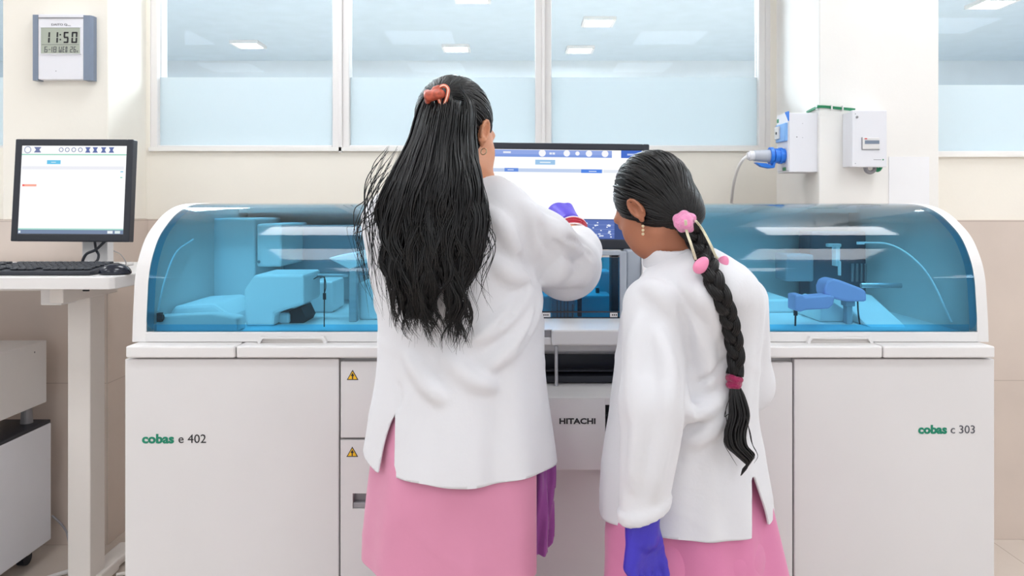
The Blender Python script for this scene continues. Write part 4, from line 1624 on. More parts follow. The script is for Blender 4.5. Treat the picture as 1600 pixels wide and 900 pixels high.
def creases(base, lines, k=.012, up=True):
    """fabric ridges along lines of pixels on the shape; each line: ([(px,py),...], radius)"""
    cs = []
    for pts, r in lines:
        w = [hit(base, a, b) + Vector((0, r * .15, 0)) for a, b in pts]
        w = smooth_path(w, 4) if len(w) > 2 else w
        n = len(w) - 1
        for i in range(n):
            ra = r * (.35 + .65 * math.sin(math.pi * (i + .3) / (n + .6)))
            rb = r * (.35 + .65 * math.sin(math.pi * (i + 1.3) / (n + .6)))
            cs.append(cone(w[i], w[i + 1], ra, rb))
    return U(k, base, *cs) if up else SUB(k, base, *cs)


def sdf_part(name, f, lo, hi, h, m, parent, g=None, shell=None, fine=None, **kw):
    v, fc = surf_net(f, lo, hi, h, fine)
    if g is not None:
        v, fc = clip(v, fc, g)
    o = obj(name, v, fc, m, parent, smooth=True, **kw)
    if shell:
        smooth_shell(o, shell)
    return o


def strands(name, paths, radii, m, parent, n=5, **kw):
    v, f = tubes(paths, radii, n)
    return obj(name, v, f, m, parent, smooth=True, **kw)


def taper(n, r, a=.25, b=1.0, tip=.12):
    t = np.linspace(0, 1, n)
    w = np.minimum(1, .35 + t / max(a, 1e-3) * .65)
    w = np.where(t > 1 - b * .5, w * (tip + (1 - tip) * np.clip((1 - t) / (b * .5), 0, 1) ** .7), w)
    return r * w


# ------------------------------------------------------------------ tall woman with long loose hair
DA_ = 1.5
A = thing('person', 'taller woman in a white coat, long loose black hair, touching the monitor', 'person', (X(720, DA_), DA_, 0))
hA = head_frame(29, 14, 0)
cA = P(714, 207, 1.47)
sA = .87
headA = local(head_sdf(sA), cA, hA)
coat_rows = [(284, 662, 776, -.01, .055), (300, 610, 806, -.01, .080), (322, 577, 822, -.005, .100), (350, 569, 826, -.005, .114), (400, 575, 830, 0, .120), (450, 584, 834, 0, .116),
             (500, 592, 846, 0, .114), (560, 592, 847, 0, .120), (600, 588, 851, 0, .127), (640, 581, 857, 0, .134), (690, 573, 866, 0, .142), (740, 565, 874, 0, .148), (800, 558, 884, 0, .15)]
torsoA = rings(coat_rows, DA_, 2.0, fold=drape(3, .002, .010, 1.2, .75, 5))
upR = U(.03, cone(P(790, 340, 1.47), P(846, 380, 1.53), .056, .060), cone(P(846, 380, 1.53), P(890, 417, 1.59), .060, .058), cone(P(822, 392, 1.50), P(876, 428, 1.57), .040, .045))
foR = INT(.004, U(.02, cone(P(890, 417, 1.59), P(906, 392, 1.665), .058, .044), cone(P(906, 392, 1.665), P(900, 374, 1.71), .044, .036)), plane(P(902, 377, 1.70), P(897, 360, 1.735) - P(905, 392, 1.665)))
ax_ = (P(897, 360, 1.735) - P(905, 392, 1.665)).normalized()
cuA = INT(.003, INT(.003, cone(P(906, 392, 1.665), P(899, 371, 1.72), .0485, .0410), plane(P(902, 377, 1.70) + ax_ * .004, ax_)), plane(P(902, 377, 1.70) - ax_ * .030, -ax_))
slR = U(.004, U(.035, upR, foR), cuA)
slL = U(.03, cone(P(618, 340, 1.5), P(628, 470, 1.57), .052, .05), cone(P(628, 470, 1.57), P(672, 505, 1.64), .05, .04))
coatA = U(.028, torsoA, slL, cone(P(640, 322, 1.49), P(775, 318, 1.47), .05, .05))
coatA = U(.022, coatA, slR)
coatA = creases(coatA, [([(822, 322), (838, 352), (842, 392)], .010), ([(846, 345), (872, 372), (890, 392)], .011), ([(862, 352), (886, 376), (908, 396)], .009),
                        ([(872, 440), (900, 425), (922, 408)], .012), ([(850, 440), (872, 425), (884, 404)], .010), ([(908, 440), (916, 420), (914, 398)], .010),
                        ([(830, 440), (815, 470), (780, 505), (742, 530)], .010), ([(838, 452), (830, 490), (800, 540), (760, 575)], .010), ([(770, 410), (800, 430), (825, 432)], .009),
                        ([(640, 560), (668, 600), (690, 622)], .007), ([(700, 560), (738, 592), (770, 604)], .007), ([(760, 330), (790, 360), (808, 400)], .009)], .022)
coatA = creases(coatA, [([(812, 400), (826, 420), (836, 444)], .006), ([(843, 350), (850, 372), (852, 396)], .004), ([(886, 384), (896, 404), (902, 420)], .004), ([(884, 373), (905, 379), (920, 392), (926, 408)], .0045), ([(864, 376), (882, 392), (898, 412)], .0045),
                        ([(822, 446), (806, 480), (776, 516)], .004), ([(842, 470), (836, 505), (812, 548)], .004), ([(622, 600), (626, 620), (621, 640)], .003)], .008, up=False)
HEM_A = .759
xlA = table([Z(760, 1.43), Z(737, 1.43), Z(690, 1.43), Z(660, 1.43), Z(640, 1.43)], [X(588, 1.43), X(593, 1.43), X(602, 1.43), X(611, 1.43), X(620.5, 1.43)])


def gA(x, y, z):
    hem = HEM_A + .004 * np.sin(x * 22) + .028 * np.clip((X(596, 1.45) - x) / .035, 0, 1) - z
    w = np.minimum(np.minimum(x - xlA(z), X(618, 1.41) - x), Z(638, 1.42) - z)
    w = np.where(y < 1.49, w, -1)
    return np.maximum(hem, w)


cA_o = sdf_part('lab_coat', coatA, (-.40, 1.28, .70), (.26, 1.80, 1.36), .0058, M_coat, A, gA, .004, label='white cotton laboratory coat')
# cuff of the raised sleeve
wr = P(893, 355, 1.735)
el = P(890, 417, 1.59)

# body under the clothes: one continuous mesh
bodyA = U(.02, headA, cone(cA + hA @ Vector((0, -.022, -.055)), P(728, 296, 1.485), .047, .05))
tb = rings([(r[0], r[1] + (14 if r[0] < 560 else 34), r[2] - (14 if r[0] < 560 else 64), r[3], r[4] - (.018 if r[0] < 560 else .046)) for r in coat_rows], DA_, 2.2)
legs = [cone(P(665, 740, 1.5), Vector((X(672, 1.5), 1.5, .40)), .085, .055), cone(Vector((X(672, 1.5), 1.5, .40)), Vector((X(675, 1.5), 1.49, .09)), .052, .034),
        cone(P(765, 740, 1.5), Vector((X(765, 1.5), 1.5, .40)), .070, .055), cone(Vector((X(768, 1.5), 1.5, .40)), Vector((X(768, 1.5), 1.49, .09)), .052, .034)]
for px in (675, 768):
    xx = X(px, 1.5)
    legs.append(U(.02, cone((xx, 1.47, .035), (xx, 1.62, .024), .028, .022), cone((xx, 1.485, .07), (xx, 1.58, .035), .032, .026)))
armsA = [cone(P(795, 340, 1.47), P(885, 415, 1.585), .042, .034), cone(P(885, 415, 1.585), wr, .032, .0225),
         cone(P(618, 340, 1.5), P(628, 470, 1.57), .040, .034), cone(P(628, 470, 1.57), P(690, 510, 1.655), .032, .023)]
handA = hand_sdf(wr + (P(884, 346, 1.755) - wr) * .25, P(873, 335, 1.80) - wr, Vector((-1, .1, -.55)), .94, curls=(8, 42, 48, 50), spread=4, tcurl=20, tout=34)
handAL = hand_sdf(P(692, 510, 1.655), Vector((.9, .25, .1)), Vector((0, .2, 1)), .9, curls=(30, 34, 36, 38))
bodyA = U(.03, bodyA, tb)
bodyA = U(.02, bodyA, *legs)
bodyA = U(.02, bodyA, *armsA)
grow = lambda f, t: (lambda x, y, z: f(x, y, z) - t)
bodyA = U(.008, bodyA, grow(handA, -.001), grow(handAL, -.001))
sdf_part('body', bodyA, (-.34, 1.30, 0.0), (.24, 1.95, 1.52), .005, M_skinA, A, fine=(tuple(cA[i] - .10 for i in range(3)), tuple(cA[i] + .11 for i in range(3)), .0021))
# violet glove on the raised hand, and one on the hidden hand
gl = U(.006, grow(handA, .0012), INT(.002, cone(wr, P(873, 335, 1.80), .0275, .028), plane(wr + (P(873, 335, 1.80) - wr) * .16, wr - P(873, 335, 1.80))))
sdf_part('glove', gl, tuple(P(850, 385, 1.68)[i] - .05 for i in range(3)), (.19, 1.93, 1.32), .0021, M_glove, A, label='violet nitrile glove on the raised hand')
sdf_part('glove', grow(handAL, .0012), (-.20, 1.56, .92), (.10, 1.80, 1.14), .003, M_glove, A, label='violet nitrile glove')
# bangles: two pale rings with a red band between them
dW = (P(873, 335, 1.80) - P(905, 392, 1.665)).normalized()


def ring_pts(c, n, r, k=40):
    n = Vector(n).normalized()
    u = n.orthogonal().normalized()
    w = n.cross(u)
    return np.array([tuple(Vector(c) + u * r * math.cos(2 * math.pi * i / k) + w * r * math.sin(2 * math.pi * i / k)) for i in range(k + 1)])


bc = wr - dW * .012
tilt = (dW + Vector((.25, 0, .35))).normalized()
ps = [ring_pts(bc + tilt * .012, tilt, .0295), ring_pts(bc - tilt * .010, tilt, .0310)]
bo = strands('bangle', ps, [np.full(41, .0022)] * 2, M_bangle, A, 6, label='pale bangle rings with a red band between')
strands('bangle_band', [ring_pts(bc + tilt * (.007 - k * .0065), tilt, .0297) for k in range(3)], [np.full(41, .0034)] * 3, M_bangler, bo, 6, label='red bangle band')

# pink tunic below the coat
kur_rows = [(600, 600, 850, 0, .112), (690, 584, 858, 0, .126), (740, 576, 862, 0, .132), (800, 570, 862, 0, .134), (870, 567, 864, 0, .136), (920, 568, 866, 0, .138), (960, 570, 868, 0, .138)]
kurta = rings(kur_rows, DA_, 2.1, fold=drape(9, .004, .011, .95, .5, 4))
KH = .576


def gK(x, y, z):
    hem = KH - z + .015 * np.clip((x + .2) * 3, 0, 1) * 0
    side = np.where(z < Z(690, 1.45), x - X(838.5, 1.42), -1)
    notch = np.where(y > 1.5, Z(872, 1.5) + .0 - z, -1)
    return np.maximum(np.maximum(hem, side), -1)


ku = sdf_part('tunic', kurta, (-.36, 1.30, .52), (.16, 1.70, 1.0), .006, M_pink, A, gK, .003, label='long pink tunic')
# side seam fold of the tunic at the left
du = rings([(700, 796, 856, .05, .050), (740, 800, 864, .05, .060), (800, 804, 864, .05, .060), (862, 806, 861, .05, .056), (900, 808, 858, .05, .05)], DA_, 2.2,
           fold=lambda x, y, z, a: .006 * np.sin(a * 9 + z * 14) + .004 * np.sin(a * 17 - z * 22))
sdf_part('scarf_end', du, (-.05, 1.42, .50), (.13, 1.66, .83), .0042, M_purple, A, lambda x, y, z: Z(862, 1.5) + (X(862, 1.5) - x) * -.45 + .004 * np.sin(x * 160) - z, .003, label='purple cloth hanging at the right hip')
tr = U(.03, cone(P(690, 760, 1.5), Vector((X(676, 1.5), 1.5, .16)), .10, .07), cone(P(758, 760, 1.5), Vector((X(768, 1.5), 1.5, .16)), .095, .068))
sdf_part('trousers', tr, (-.30, 1.36, .12), (.10, 1.64, .80), .008, M_purple, A, lambda x, y, z: .15 - z, .003, label='purple trousers')
for px in (675, 768):
    xx = X(px, 1.5)
    sh = MB().prism([(xx - .036, 1.43), (xx + .036, 1.43), (xx + .044, 1.56), (xx + .036, 1.64), (xx, 1.662), (xx - .036, 1.64), (xx - .042, 1.56)], .0, .014, 'z', bev=.004)
    sh.tube([(xx - .042, 1.55, .012), (xx - .03, 1.56, .05), (xx, 1.565, .062), (xx + .03, 1.56, .05), (xx + .043, 1.55, .012)], .006)
    sh.build('sandal', M_shoe, A)

# ---- hair of the tall woman
def cap_sdf(s, nape=.0, d=.0):
    c = U(.012, ell((0, -.018, .026), (.0775 + d, .0945 + d, .0915 + d)), ell((0, -.03, -.03), (.066 + d, .075 + d, .06)), ell((0, -.055 - nape * .3, -.052 - nape), (.046 + nape, .042, .042)))
    c = SUB(.004, c, plane((0, .026, -.03), (0, -.754, .659)))
    for sx in (-1, 1):
        c = SUB(.006, c, ell((sx * .088, -.003, -.012), (.028, .024, .036)))
    return lambda x, y, z: c(x / s, y / s, z / s) * s


def combed(cap, c, tie, N, seed, keep):
    """fine strands that run over the cap from all around it to the point where the hair is gathered"""
    rd = random.Random(seed)
    v, _ = surf_net(cap, tuple(c[i] - .14 for i in range(3)), tuple(c[i] + .14 for i in range(3)), .007)
    cs, cr = [], []
    while len(cs) < N:
        a = Vector(v[rd.randrange(len(v))])
        if (a - tie).length < .045 or not keep(a):
            continue
        n = 22
        tt = np.linspace(0, 1, n)
        b = tie + Vector((rd.uniform(-.011, .011), rd.uniform(-.003, .003), rd.uniform(-.010, .012)))
        # bow the straight line outwards so that it wraps over the head, then drop it on the surface
        out = ((a + b) / 2 - c)
        out = out.normalized() * max(0.0, .085 - out.length) if out.length > 1e-6 else Vector((0, 0, .08))
        line = np.array([tuple(a.lerp(b, s) + out * (math.sin(math.pi * s) * 1.1)) for s in tt])
        line = project(cap, line, .0003 + rd.uniform(0, .0011), 8)
        cs.append(line)
        cr.append(taper(n, rd.uniform(.0009, .0019), .1, .4, .35))
    return cs, cr


capA = local(cap_sdf(sA), cA, hA)
capAg = lambda x, y, z: capA(x, y, z)
hrA = sdf_part('hair', capA, tuple(cA[i] - .14 for i in range(3)), tuple(cA[i] + .14 for i in range(3)), .003, M_cap, A, label='long loose black hair')
DH = 1.36
hm = [(138, 678, 720, .05, .045), (160, 664, 735, .045, .058), (190, 655, 737, .04, .062), (215, 649, 735, .035, .060), (240, 640, 738, .025, .055), (265, 628, 743, .01, .048), (300, 611, 748, 0, .044),
      (340, 602, 749, -.002, .040), (380, 603, 746, -.002, .038), (420, 610, 736, 0, .034), (450, 617, 690, .002, .028), (480, 626, 684, .004, .018), (498, 636, 676, .006, .008)]


def groove(x, y, z, a):
    return .0035 * np.sin(x * 330 + 5 * np.sin(z * 16) + 2.2 * np.sin(z * 31 + 1)) + .002 * np.sin(x * 690 + 6 * np.sin(z * 22 + 2))


massA = rings(hm, DH, 2.0, fold=groove)
massA0 = rings(hm[:10] + [(450, 617, 728, 0, .030), (480, 626, 722, .004, .024), (520, 630, 720, .008, .018)], DH, 2.0)
sdf_part('loose_hair', massA, (-.26, 1.25, 1.00), (.0, 1.50, 1.44), .0032, M_hair, hrA)
yk = [560, 540, 520, 500, 460, 420, 380, 340, 300, 265, 240, 215, 190, 160, 138]
mL = table([-x for x in yk], [640, 632, 622, 614, 604, 597, 592, 592, 602, 618, 630, 641, 648, 658, 674])
mR = table([-x for x in yk], [732, 735, 737, 739, 744, 750, 756, 759, 756, 750, 744, 741, 742, 740, 723])
rnd = random.Random(21)


def clump_locks(n_clumps, per, y0r, y1r, amp, r_rng, spread, seed, own=1.6):
    """locks of hair: strands gather into wavy clumps that split into two groups near the ends"""
    rd = random.Random(seed)
    P_, R_ = [], []
    n = 40
    t = np.linspace(0, 1, n)
    for c in range(n_clumps):
        u0 = -1 + 2 * (c + rd.uniform(.2, .8)) / n_clumps
        ue = (-.88 + (u0 + 1) / 1.2 * .93) if u0 < .2 else (.30 + (u0 - .2) / .8 * .52)
        y0c, y1c = rd.uniform(*y0r), rd.uniform(*y1r)
        if ue < -.25:
            y1c -= 30 * (-.25 - ue) * rd.uniform(.4, 1.6)
        if ue > .1:
            y1c += 6
        ph, fq, ph2 = rd.uniform(0, 6.28), rd.uniform(1.4, 2.7), rd.uniform(0, 6.28)
        for k in range(per):
            y0 = y0c + rd.uniform(-14, 14)
            y1 = y1c + rd.uniform(-46, 12)
            ys = np.linspace(y0, y1, n)
            go = np.clip((ys - 330) / 150, 0, 1)
            go = go * go * (3 - 2 * go)
            sp = spread * (1 - .72 * np.clip((ys - 180) / 270, 0, 1)) + .03 * np.clip((ys - 480) / 50, 0, 1)
            g1, g2 = max(-2, min(2, rd.gauss(0, 1))), rd.gauss(0, 1)
            env = np.clip((ys - 190) / 230, 0, 1.2)
            yy_ = (ys - 150) / 390
            wv = amp * env * (np.sin(ph + fq * 6.28 * yy_) + .45 * np.sin(ph2 + fq * 13 * yy_))
            wv += own * env * np.sin(rd.uniform(0, 6.28) + rd.uniform(2, 4) * 6.28 * yy_)
            u = u0 + (ue - u0) * go + g1 * sp
            L, R = mL(-ys), mR(-ys)
            pxs = (L + R) / 2 + (R - L) / 2 * np.clip(u, -1.04, 1.04) + wv
            zz = CAM_H - (ys - HOR) * DH / FPX
            a = np.clip(u, -.97, .97)
            y = massA0.cy(zz) - np.sqrt(1 - a * a) * massA0.ry(zz) - .002 + .0035 * g2 * (1 - .5 * env) + .005 * env * np.sin(ph2 + fq * 8 * yy_)
            y = np.where(ys > 440, np.minimum(y, 1.368), y)
            P_.append(np.stack([(pxs - 800) * y / FPX, y, CAM_H - (ys - HOR) * y / FPX], 1))
            R_.append(taper(n, rd.uniform(*r_rng), .12, 1.1, .1))
    return P_, R_


Pp, Rr = clump_locks(30, 22, (142, 200), (500, 538), 8.5, (.0011, .0021), .085, 4)
p2, r2 = clump_locks(14, 16, (235, 300), (490, 534), 10, (.0009, .0017), .06, 9)
p3, r3 = clump_locks(16, 9, (200, 330), (485, 545), 10, (.0004, .0009), .12, 13, own=5)
strands('hair_locks', Pp + p2, Rr + r2, M_hair, hrA)
fly, flr = list(p3), list(r3)
# wisps that stand away from the mass: left side sweep, and loose ends
for k in range(30):
    s0 = (rnd.uniform(600, 640), rnd.uniform(225, 290))
    w0 = rnd.uniform(-22, 18)
    mid = [(s0[0] - rnd.uniform(18, 36), s0[1] + rnd.uniform(36, 60)), (574 + w0 * .9 + rnd.uniform(-6, 8), 345 + rnd.uniform(-14, 14)), (578 + w0 + rnd.uniform(-7, 7), 400 + rnd.uniform(-12, 12)),
           (582 + w0 * .8 + rnd.uniform(-9, 9), 440 + rnd.uniform(-10, 20))]
    if k % 3 == 0:
        mid = mid[:2] + [(mid[1][0] - rnd.uniform(-6, 16), 380 + rnd.uniform(-20, 20))]
    if k % 2:
        mid.append((596 + w0 * .8 + rnd.uniform(-8, 12), 490 + rnd.uniform(-20, 18)))
    w = smooth_path([P(s0[0], s0[1], DH - .02)] + [P(a, b, 1.345 + rnd.uniform(-.012, .012)) for a, b in mid], 8)
    fly.append(np.array([tuple(q) for q in w]))
    flr.append(taper(len(w), rnd.uniform(.0004, .0010), .2, 1.0, .1))
for k in range(16):
    s0 = (rnd.uniform(742, 752), rnd.uniform(275, 330))
    mid = [(s0[0] + rnd.uniform(4, 16), s0[1] + 34), (s0[0] + rnd.uniform(6, 26), s0[1] + 70), (s0[0] + rnd.uniform(-10, 12), s0[1] + 118), (s0[0] + rnd.uniform(-14, 22), s0[1] + 160)]
    w = smooth_path([P(s0[0], s0[1], 1.34)] + [P(a, b, 1.345) for a, b in mid], 8)
    fly.append(np.array([tuple(q) for q in w]))
    flr.append(taper(len(w), rnd.uniform(.0004, .0009), .2, 1.0, .1))
strands('wispy_hair', fly, flr, M_hair, hrA, 4)
# combed strands from the hairline back to the clip
clipA = hit(capA, 688, 152)
cs, cr = combed(capA, cA, clipA, 420, 5, lambda q: True)
strands('combed_hair', cs, cr, M_hair, hrA)
# orange claw clip
ck0 = hit(U(.001, capA, massA0), 690, 150)
off = Vector((0, -.012, 0))


def cl(px, py, d=0.0):
    return P(px, py, ck0.y - .010 + d)


loop = smooth_path([cl(686, 137), cl(694, 134, -.004), cl(700, 139, -.006), cl(699, 150, -.006), cl(695, 161, -.003), cl(691, 165), cl(687, 158), cl(684, 146), cl(686, 137)], 5)
c0 = strands('hair_clip', [np.array([tuple(q) for q in loop])], [np.full(len(loop), .0034)], M_clip, A, 8, label='orange plastic claw clip')
strands('clip_edge', [np.array([tuple(q + Vector((0, -.003, 0))) for q in loop])], [np.full(len(loop), .0012)], M_clipw, c0, 5, label='pale edge')
M_clipd = mat('brown_orange_plastic', (182, 84, 62), rough=.4, var=.3, vscale=160)
bar = U(.004, cone(cl(671, 150, .004), cl(688, 147, -.004), .010, .0085), cone(cl(680, 140, .004), cl(686, 137, 0), .006, .005), cone(cl(668, 146, .012), cl(669, 158, .012), .007, .006))
sdf_part('clip_bar', bar, tuple(cl(655, 170)[i] - .02 for i in range(3)), tuple(cl(700, 128)[i] + .03 for i in range(3)), .0016, M_clipd, c0, label='darker brown-orange bar')
er = cA + hA @ (Vector((.075, -.001, -.040)) * sA)
strands('earring', [ring_pts(er + Vector((0, 0, -.006)), hA @ Vector((0, 1, 0)), .006, 20)], [np.full(21, .0011)], M_gold, A, 5)

# ------------------------------------------------------------------ shorter woman with the braid
DB_ = 1.45
B = thing('person', 'shorter woman in a white coat with a long black braid, head bent', 'person', (X(1075, DB_), DB_, 0))
hB = head_frame(-38, 34, 8)
cB = P(1021, 321, 1.44)
sB = .82
headB = local(head_sdf(sB), cB, hB)
rowsB = [(386, 1042, 1108, -.03, .045), (402, 1022, 1134, -.035, .075), (425, 1003, 1162, -.035, .098), (455, 986, 1178, -.025, .115), (490, 974, 1187, 0, .122), (540, 970, 1187, .015, .122), (600, 964, 1186, .02, .120), (650, 958, 1188, .025, .122),
         (700, 950, 1199, .03, .126), (760, 943, 1211, .03, .130), (820, 940, 1218, .03, .132), (880, 936, 1226, .03, .134)]
torsoB = rings(rowsB, DB_, 2.0, fold=drape(5, .003, .009, 1.15, .62, 5))
sS, sE, sW = P(1020, 478, 1.375), P(1022, 632, 1.325), P(1004, 800, 1.32)
slB = U(.02, cone(sS, sE, .054, .057), cone(sE, sW, .057, .0405))
slB = INT(.003, slB, plane(P(1004, 806, 1.32), Vector((.38, 0, -1))))
cuB = INT(.003, INT(.003, cone(sE, sW, .060, .0450), plane(P(1004, 806, 1.32), Vector((.38, 0, -1)))), plane(P(1004, 786, 1.32), Vector((-.3, 0, 1))))
slBR = U(.03, cone(P(1160, 470, 1.47), P(1165, 600, 1.54), .048, .05), cone(P(1165, 600, 1.54), P(1105, 612, 1.62), .05, .04))
coatB = U(.025, torsoB, slBR)
coatB = U(.016, coatB, slB)
coatB = U(.003, coatB, cuB)
coatB = creases(coatB, [([(1078, 500), (1100, 540), (1108, 600)], .008), ([(1076, 650), (1105, 640), (1135, 615)], .008), ([(1076, 690), (1110, 672), (1140, 640)], .007),
                        ([(1000, 500), (992, 560), (988, 640)], .008), ([(1030, 520), (1044, 580), (1040, 640)], .007), ([(1004, 600), (998, 680), (990, 760)], .006), ([(1046, 610), (1034, 690), (1022, 770)], .006), 
                        ([(1068, 440), (1100, 470), (1120, 520)], .008), ([(1010, 445), (1036, 462), (1060, 500)], .008)], .022)
coatB = creases(coatB, [([(1060, 480), (1076, 520), (1077, 580)], .006), ([(1077, 570), (1076, 640), (1062, 720)], .007), ([(1090, 600), (1120, 580), (1136, 560)], .003)], .009, up=False)
HEM_B = .664
xrB = table([Z(880, 1.4), Z(815, 1.4), Z(775, 1.4), Z(738, 1.4)], [X(1212, 1.4), X(1202, 1.4), X(1188, 1.4), X(1174, 1.4)])


def gB(x, y, z):
    hem = HEM_B - .0 * x - z + .003 * np.sin(x * 30)
    w = np.minimum(np.minimum(xrB(z) - x, x - (X(1172, 1.38) - (Z(738, 1.4) - z) * .03)), Z(738, 1.4) - z)
    w = np.where(y < 1.46, w, -1)
    w2 = np.minimum(w, 1)
    flap = np.where(x > X(1190, 1.42), Z(815, 1.42) - z, -1)
    arm = np.minimum(x - X(925, 1.3), X(1050, 1.3) - x)
    return np.maximum(np.maximum(hem, w2), flap)


sdf_part('lab_coat', coatB, (.14, 1.22, .62), (.54, 1.70, 1.24), .0054, M_coat, B, gB, .004, label='white cotton laboratory coat')
# collar of the coat round the neck
nb = P(1054, 400, 1.43)
nt = cB + hB @ Vector((0, -.012, -.055))
ndir = (Vector(nt) - nb).normalized()
cax = (ndir + Vector((0, 0, .8))).normalized()
base_c = cone(nb - cax * .06, nb + cax * .08, .062, .046)
col = INT(.003, lambda x, y, z: np.abs(base_c(x, y, z)) - .0035, plane(nb + cax * .022, cax))
col = INT(.003, col, plane(nb - cax * .016, -cax))
sdf_part('collar', col, (.14, 1.32, 1.10), (.46, 1.56, 1.26), .0032, M_coat, B)
kcol = INT(.003, lambda x, y, z: np.abs(base_c(x, y, z) + .008) - .003, plane(nb + cax * .012, cax))
kcol = INT(.003, kcol, plane(nb - cax * .02, -cax))
sdf_part('tunic_collar', kcol, (.14, 1.32, 1.10), (.46, 1.56, 1.26), .0032, M_pink2, B, label='pink tunic neckline')


bodyB = U(.02, headB, cone(nt, nb, .041, .044))
tbB = rings([(r[0], r[1] + (16 if r[0] < 600 else 44), r[2] - (16 if r[0] < 600 else 44), r[3], r[4] - (.02 if r[0] < 600 else .046)) for r in rowsB], DB_, 2.0)
bodyB = U(.03, bodyB, tbB)
zfl = 0.0
lx = [X(1035, DB_), X(1120, DB_)]
for xx in lx:
    bodyB = U(.02, bodyB, cone((xx, 1.46, .70), (xx, 1.45, .40), .066, .052), cone((xx, 1.45, .40), (xx, 1.45, .09), .052, .034),
              cone((xx, 1.43, .035), (xx - .03, 1.58, .024), .028, .022), cone((xx, 1.45, .07), (xx - .02, 1.54, .035), .032, .026))
wB = P(1003, 814, 1.318)
bodyB = U(.02, bodyB, cone(sS, sE, .040, .033), cone(sE, wB, .032, .0225), cone(P(1160, 470, 1.47), P(1165, 600, 1.54), .038, .034), cone(P(1165, 600, 1.54), P(1090, 614, 1.635), .032, .023))
handB = hand_sdf(wB, Vector((-.02, .0, -1)), Vector((.72, .55, 0)), .96, curls=(18, 22, 26, 30), spread=3, tcurl=18, tout=22, width=1.0, flip=-1)
handBR = hand_sdf(P(1090, 614, 1.635), Vector((-.9, .25, .1)), Vector((0, .2, 1)), .9, curls=(30, 34, 36, 38))
bodyB = U(.008, bodyB, grow(handB, -.001), grow(handBR, -.001))
sdf_part('body', bodyB, (.12, 1.24, 0.0), (.50, 1.76, 1.42), .005, M_skinB, B, fine=(tuple(cB[i] - .11 for i in range(3)), tuple(cB[i] + .10 for i in range(3)), .0021))
gb = U(.006, grow(handB, .0012), cone(P(1004, 800, 1.318), P(1003, 836, 1.318), .0300, .0285))
sdf_part('glove', gb, (.13, 1.22, .46), (.32, 1.42, .76), .0021, M_glove2, B, label='blue-violet nitrile glove on the hanging hand')
sdf_part('glove', grow(handBR, .0012), (.16, 1.54, .80), (.46, 1.78, 1.02), .003, M_glove2, B, label='blue-violet nitrile glove')
kurB = rings([(640, 972, 1178, .03, .105), (740, 955, 1196, .03, .113), (800, 949, 1208, .03, .117), (850, 946, 1219, .03, .119), (905, 943, 1231, .03, .122), (980, 940, 1244, .03, .126)], DB_, 2.1,
             fold=drape(14, .004, .014, .9, .45, 5))
sdf_part('tunic', kurB, (.10, 1.24, .42), (.58, 1.68, .90), .006, M_pink2, B, lambda x, y, z: .50 - z, .003, label='long pink tunic')
trB = U(.03, *[cone((xx, 1.46, .60), (xx, 1.45, .14), .095, .066) for xx in lx])
sdf_part('trousers', trB, (.10, 1.32, .11), (.55, 1.60, .72), .008, M_pink2, B, lambda x, y, z: .14 - z, .003, label='pink trousers')
for xx in lx:
    sh = MB().prism([(xx - .036, 1.39), (xx + .036, 1.39), (xx + .036, 1.52), (xx + .012, 1.60), (xx - .025, 1.615), (xx - .06, 1.59), (xx - .052, 1.52)], .0, .014, 'z', bev=.004)
    sh.tube([(xx - .05, 1.51, .012), (xx - .04, 1.52, .05), (xx - .012, 1.525, .062), (xx + .016, 1.52, .05), (xx + .033, 1.51, .012)], .006)
    sh.build('sandal', M_shoe, B)

# ---- hair of the shorter woman: smooth cap, braid, tail
capB = local(cap_sdf(sB, .006, .001), cB, hB)
hrB = sdf_part('hair', capB, tuple(cB[i] - .14 for i in range(3)), tuple(cB[i] + .14 for i in range(3)), .003, M_cap, B, label='black hair drawn back into a long braid')
tieB = hit(capB, 1072, 348)
cs, cr = combed(capB, cB, tieB, 460, 6, lambda q: True)
strands('combed_hair', cs, cr, M_hair2, hrB)
allB = U(.002, coatB, capB)
bp = [(1074, 352), (1088, 374), (1101, 400), (1112, 430), (1126, 462), (1138, 496), (1146, 530), (1150, 560), (1148, 586)]
bw = []
for i, (a, b) in enumerate(bp):
    h_ = hit(allB, a, b)
    bw.append(Vector(P(a, b, min(h_.y - .013, tieB.y - .004 + .004 * i if i < 3 else 9))))
bc_ = smooth_path(bw, 16)
n = len(bc_)
cen = np.array([tuple(q) for q in bc_])
seg = np.r_[0, np.cumsum(np.linalg.norm(np.diff(cen, axis=0), axis=1))]
tan = np.gradient(cen, axis=0)
tan /= np.linalg.norm(tan, axis=1)[:, None]
side_v = np.cross(tan, np.array([0, 1.0, 0]))
side_v /= np.linalg.norm(side_v, axis=1)[:, None]
nor = np.cross(side_v, tan)
paths, rad = [], []
tt = np.linspace(0, 1, n)
wd = .0107 * (1.02 - .30 * tt)
for s in range(3):
    ph = seg / .094 * 2 * np.pi + s * 2 * np.pi / 3
    o = side_v * (np.sin(ph) * wd * .92)[:, None] + nor * (np.sin(2 * ph) * wd * .60)[:, None]
    paths.append(cen + o)
    rad.append(wd * (.94 + .10 * np.cos(ph) ** 2))
br_v, br_f = tubes(paths, rad, 14)
obj('braid', br_v, br_f, M_hair2, hrB, smooth=True)
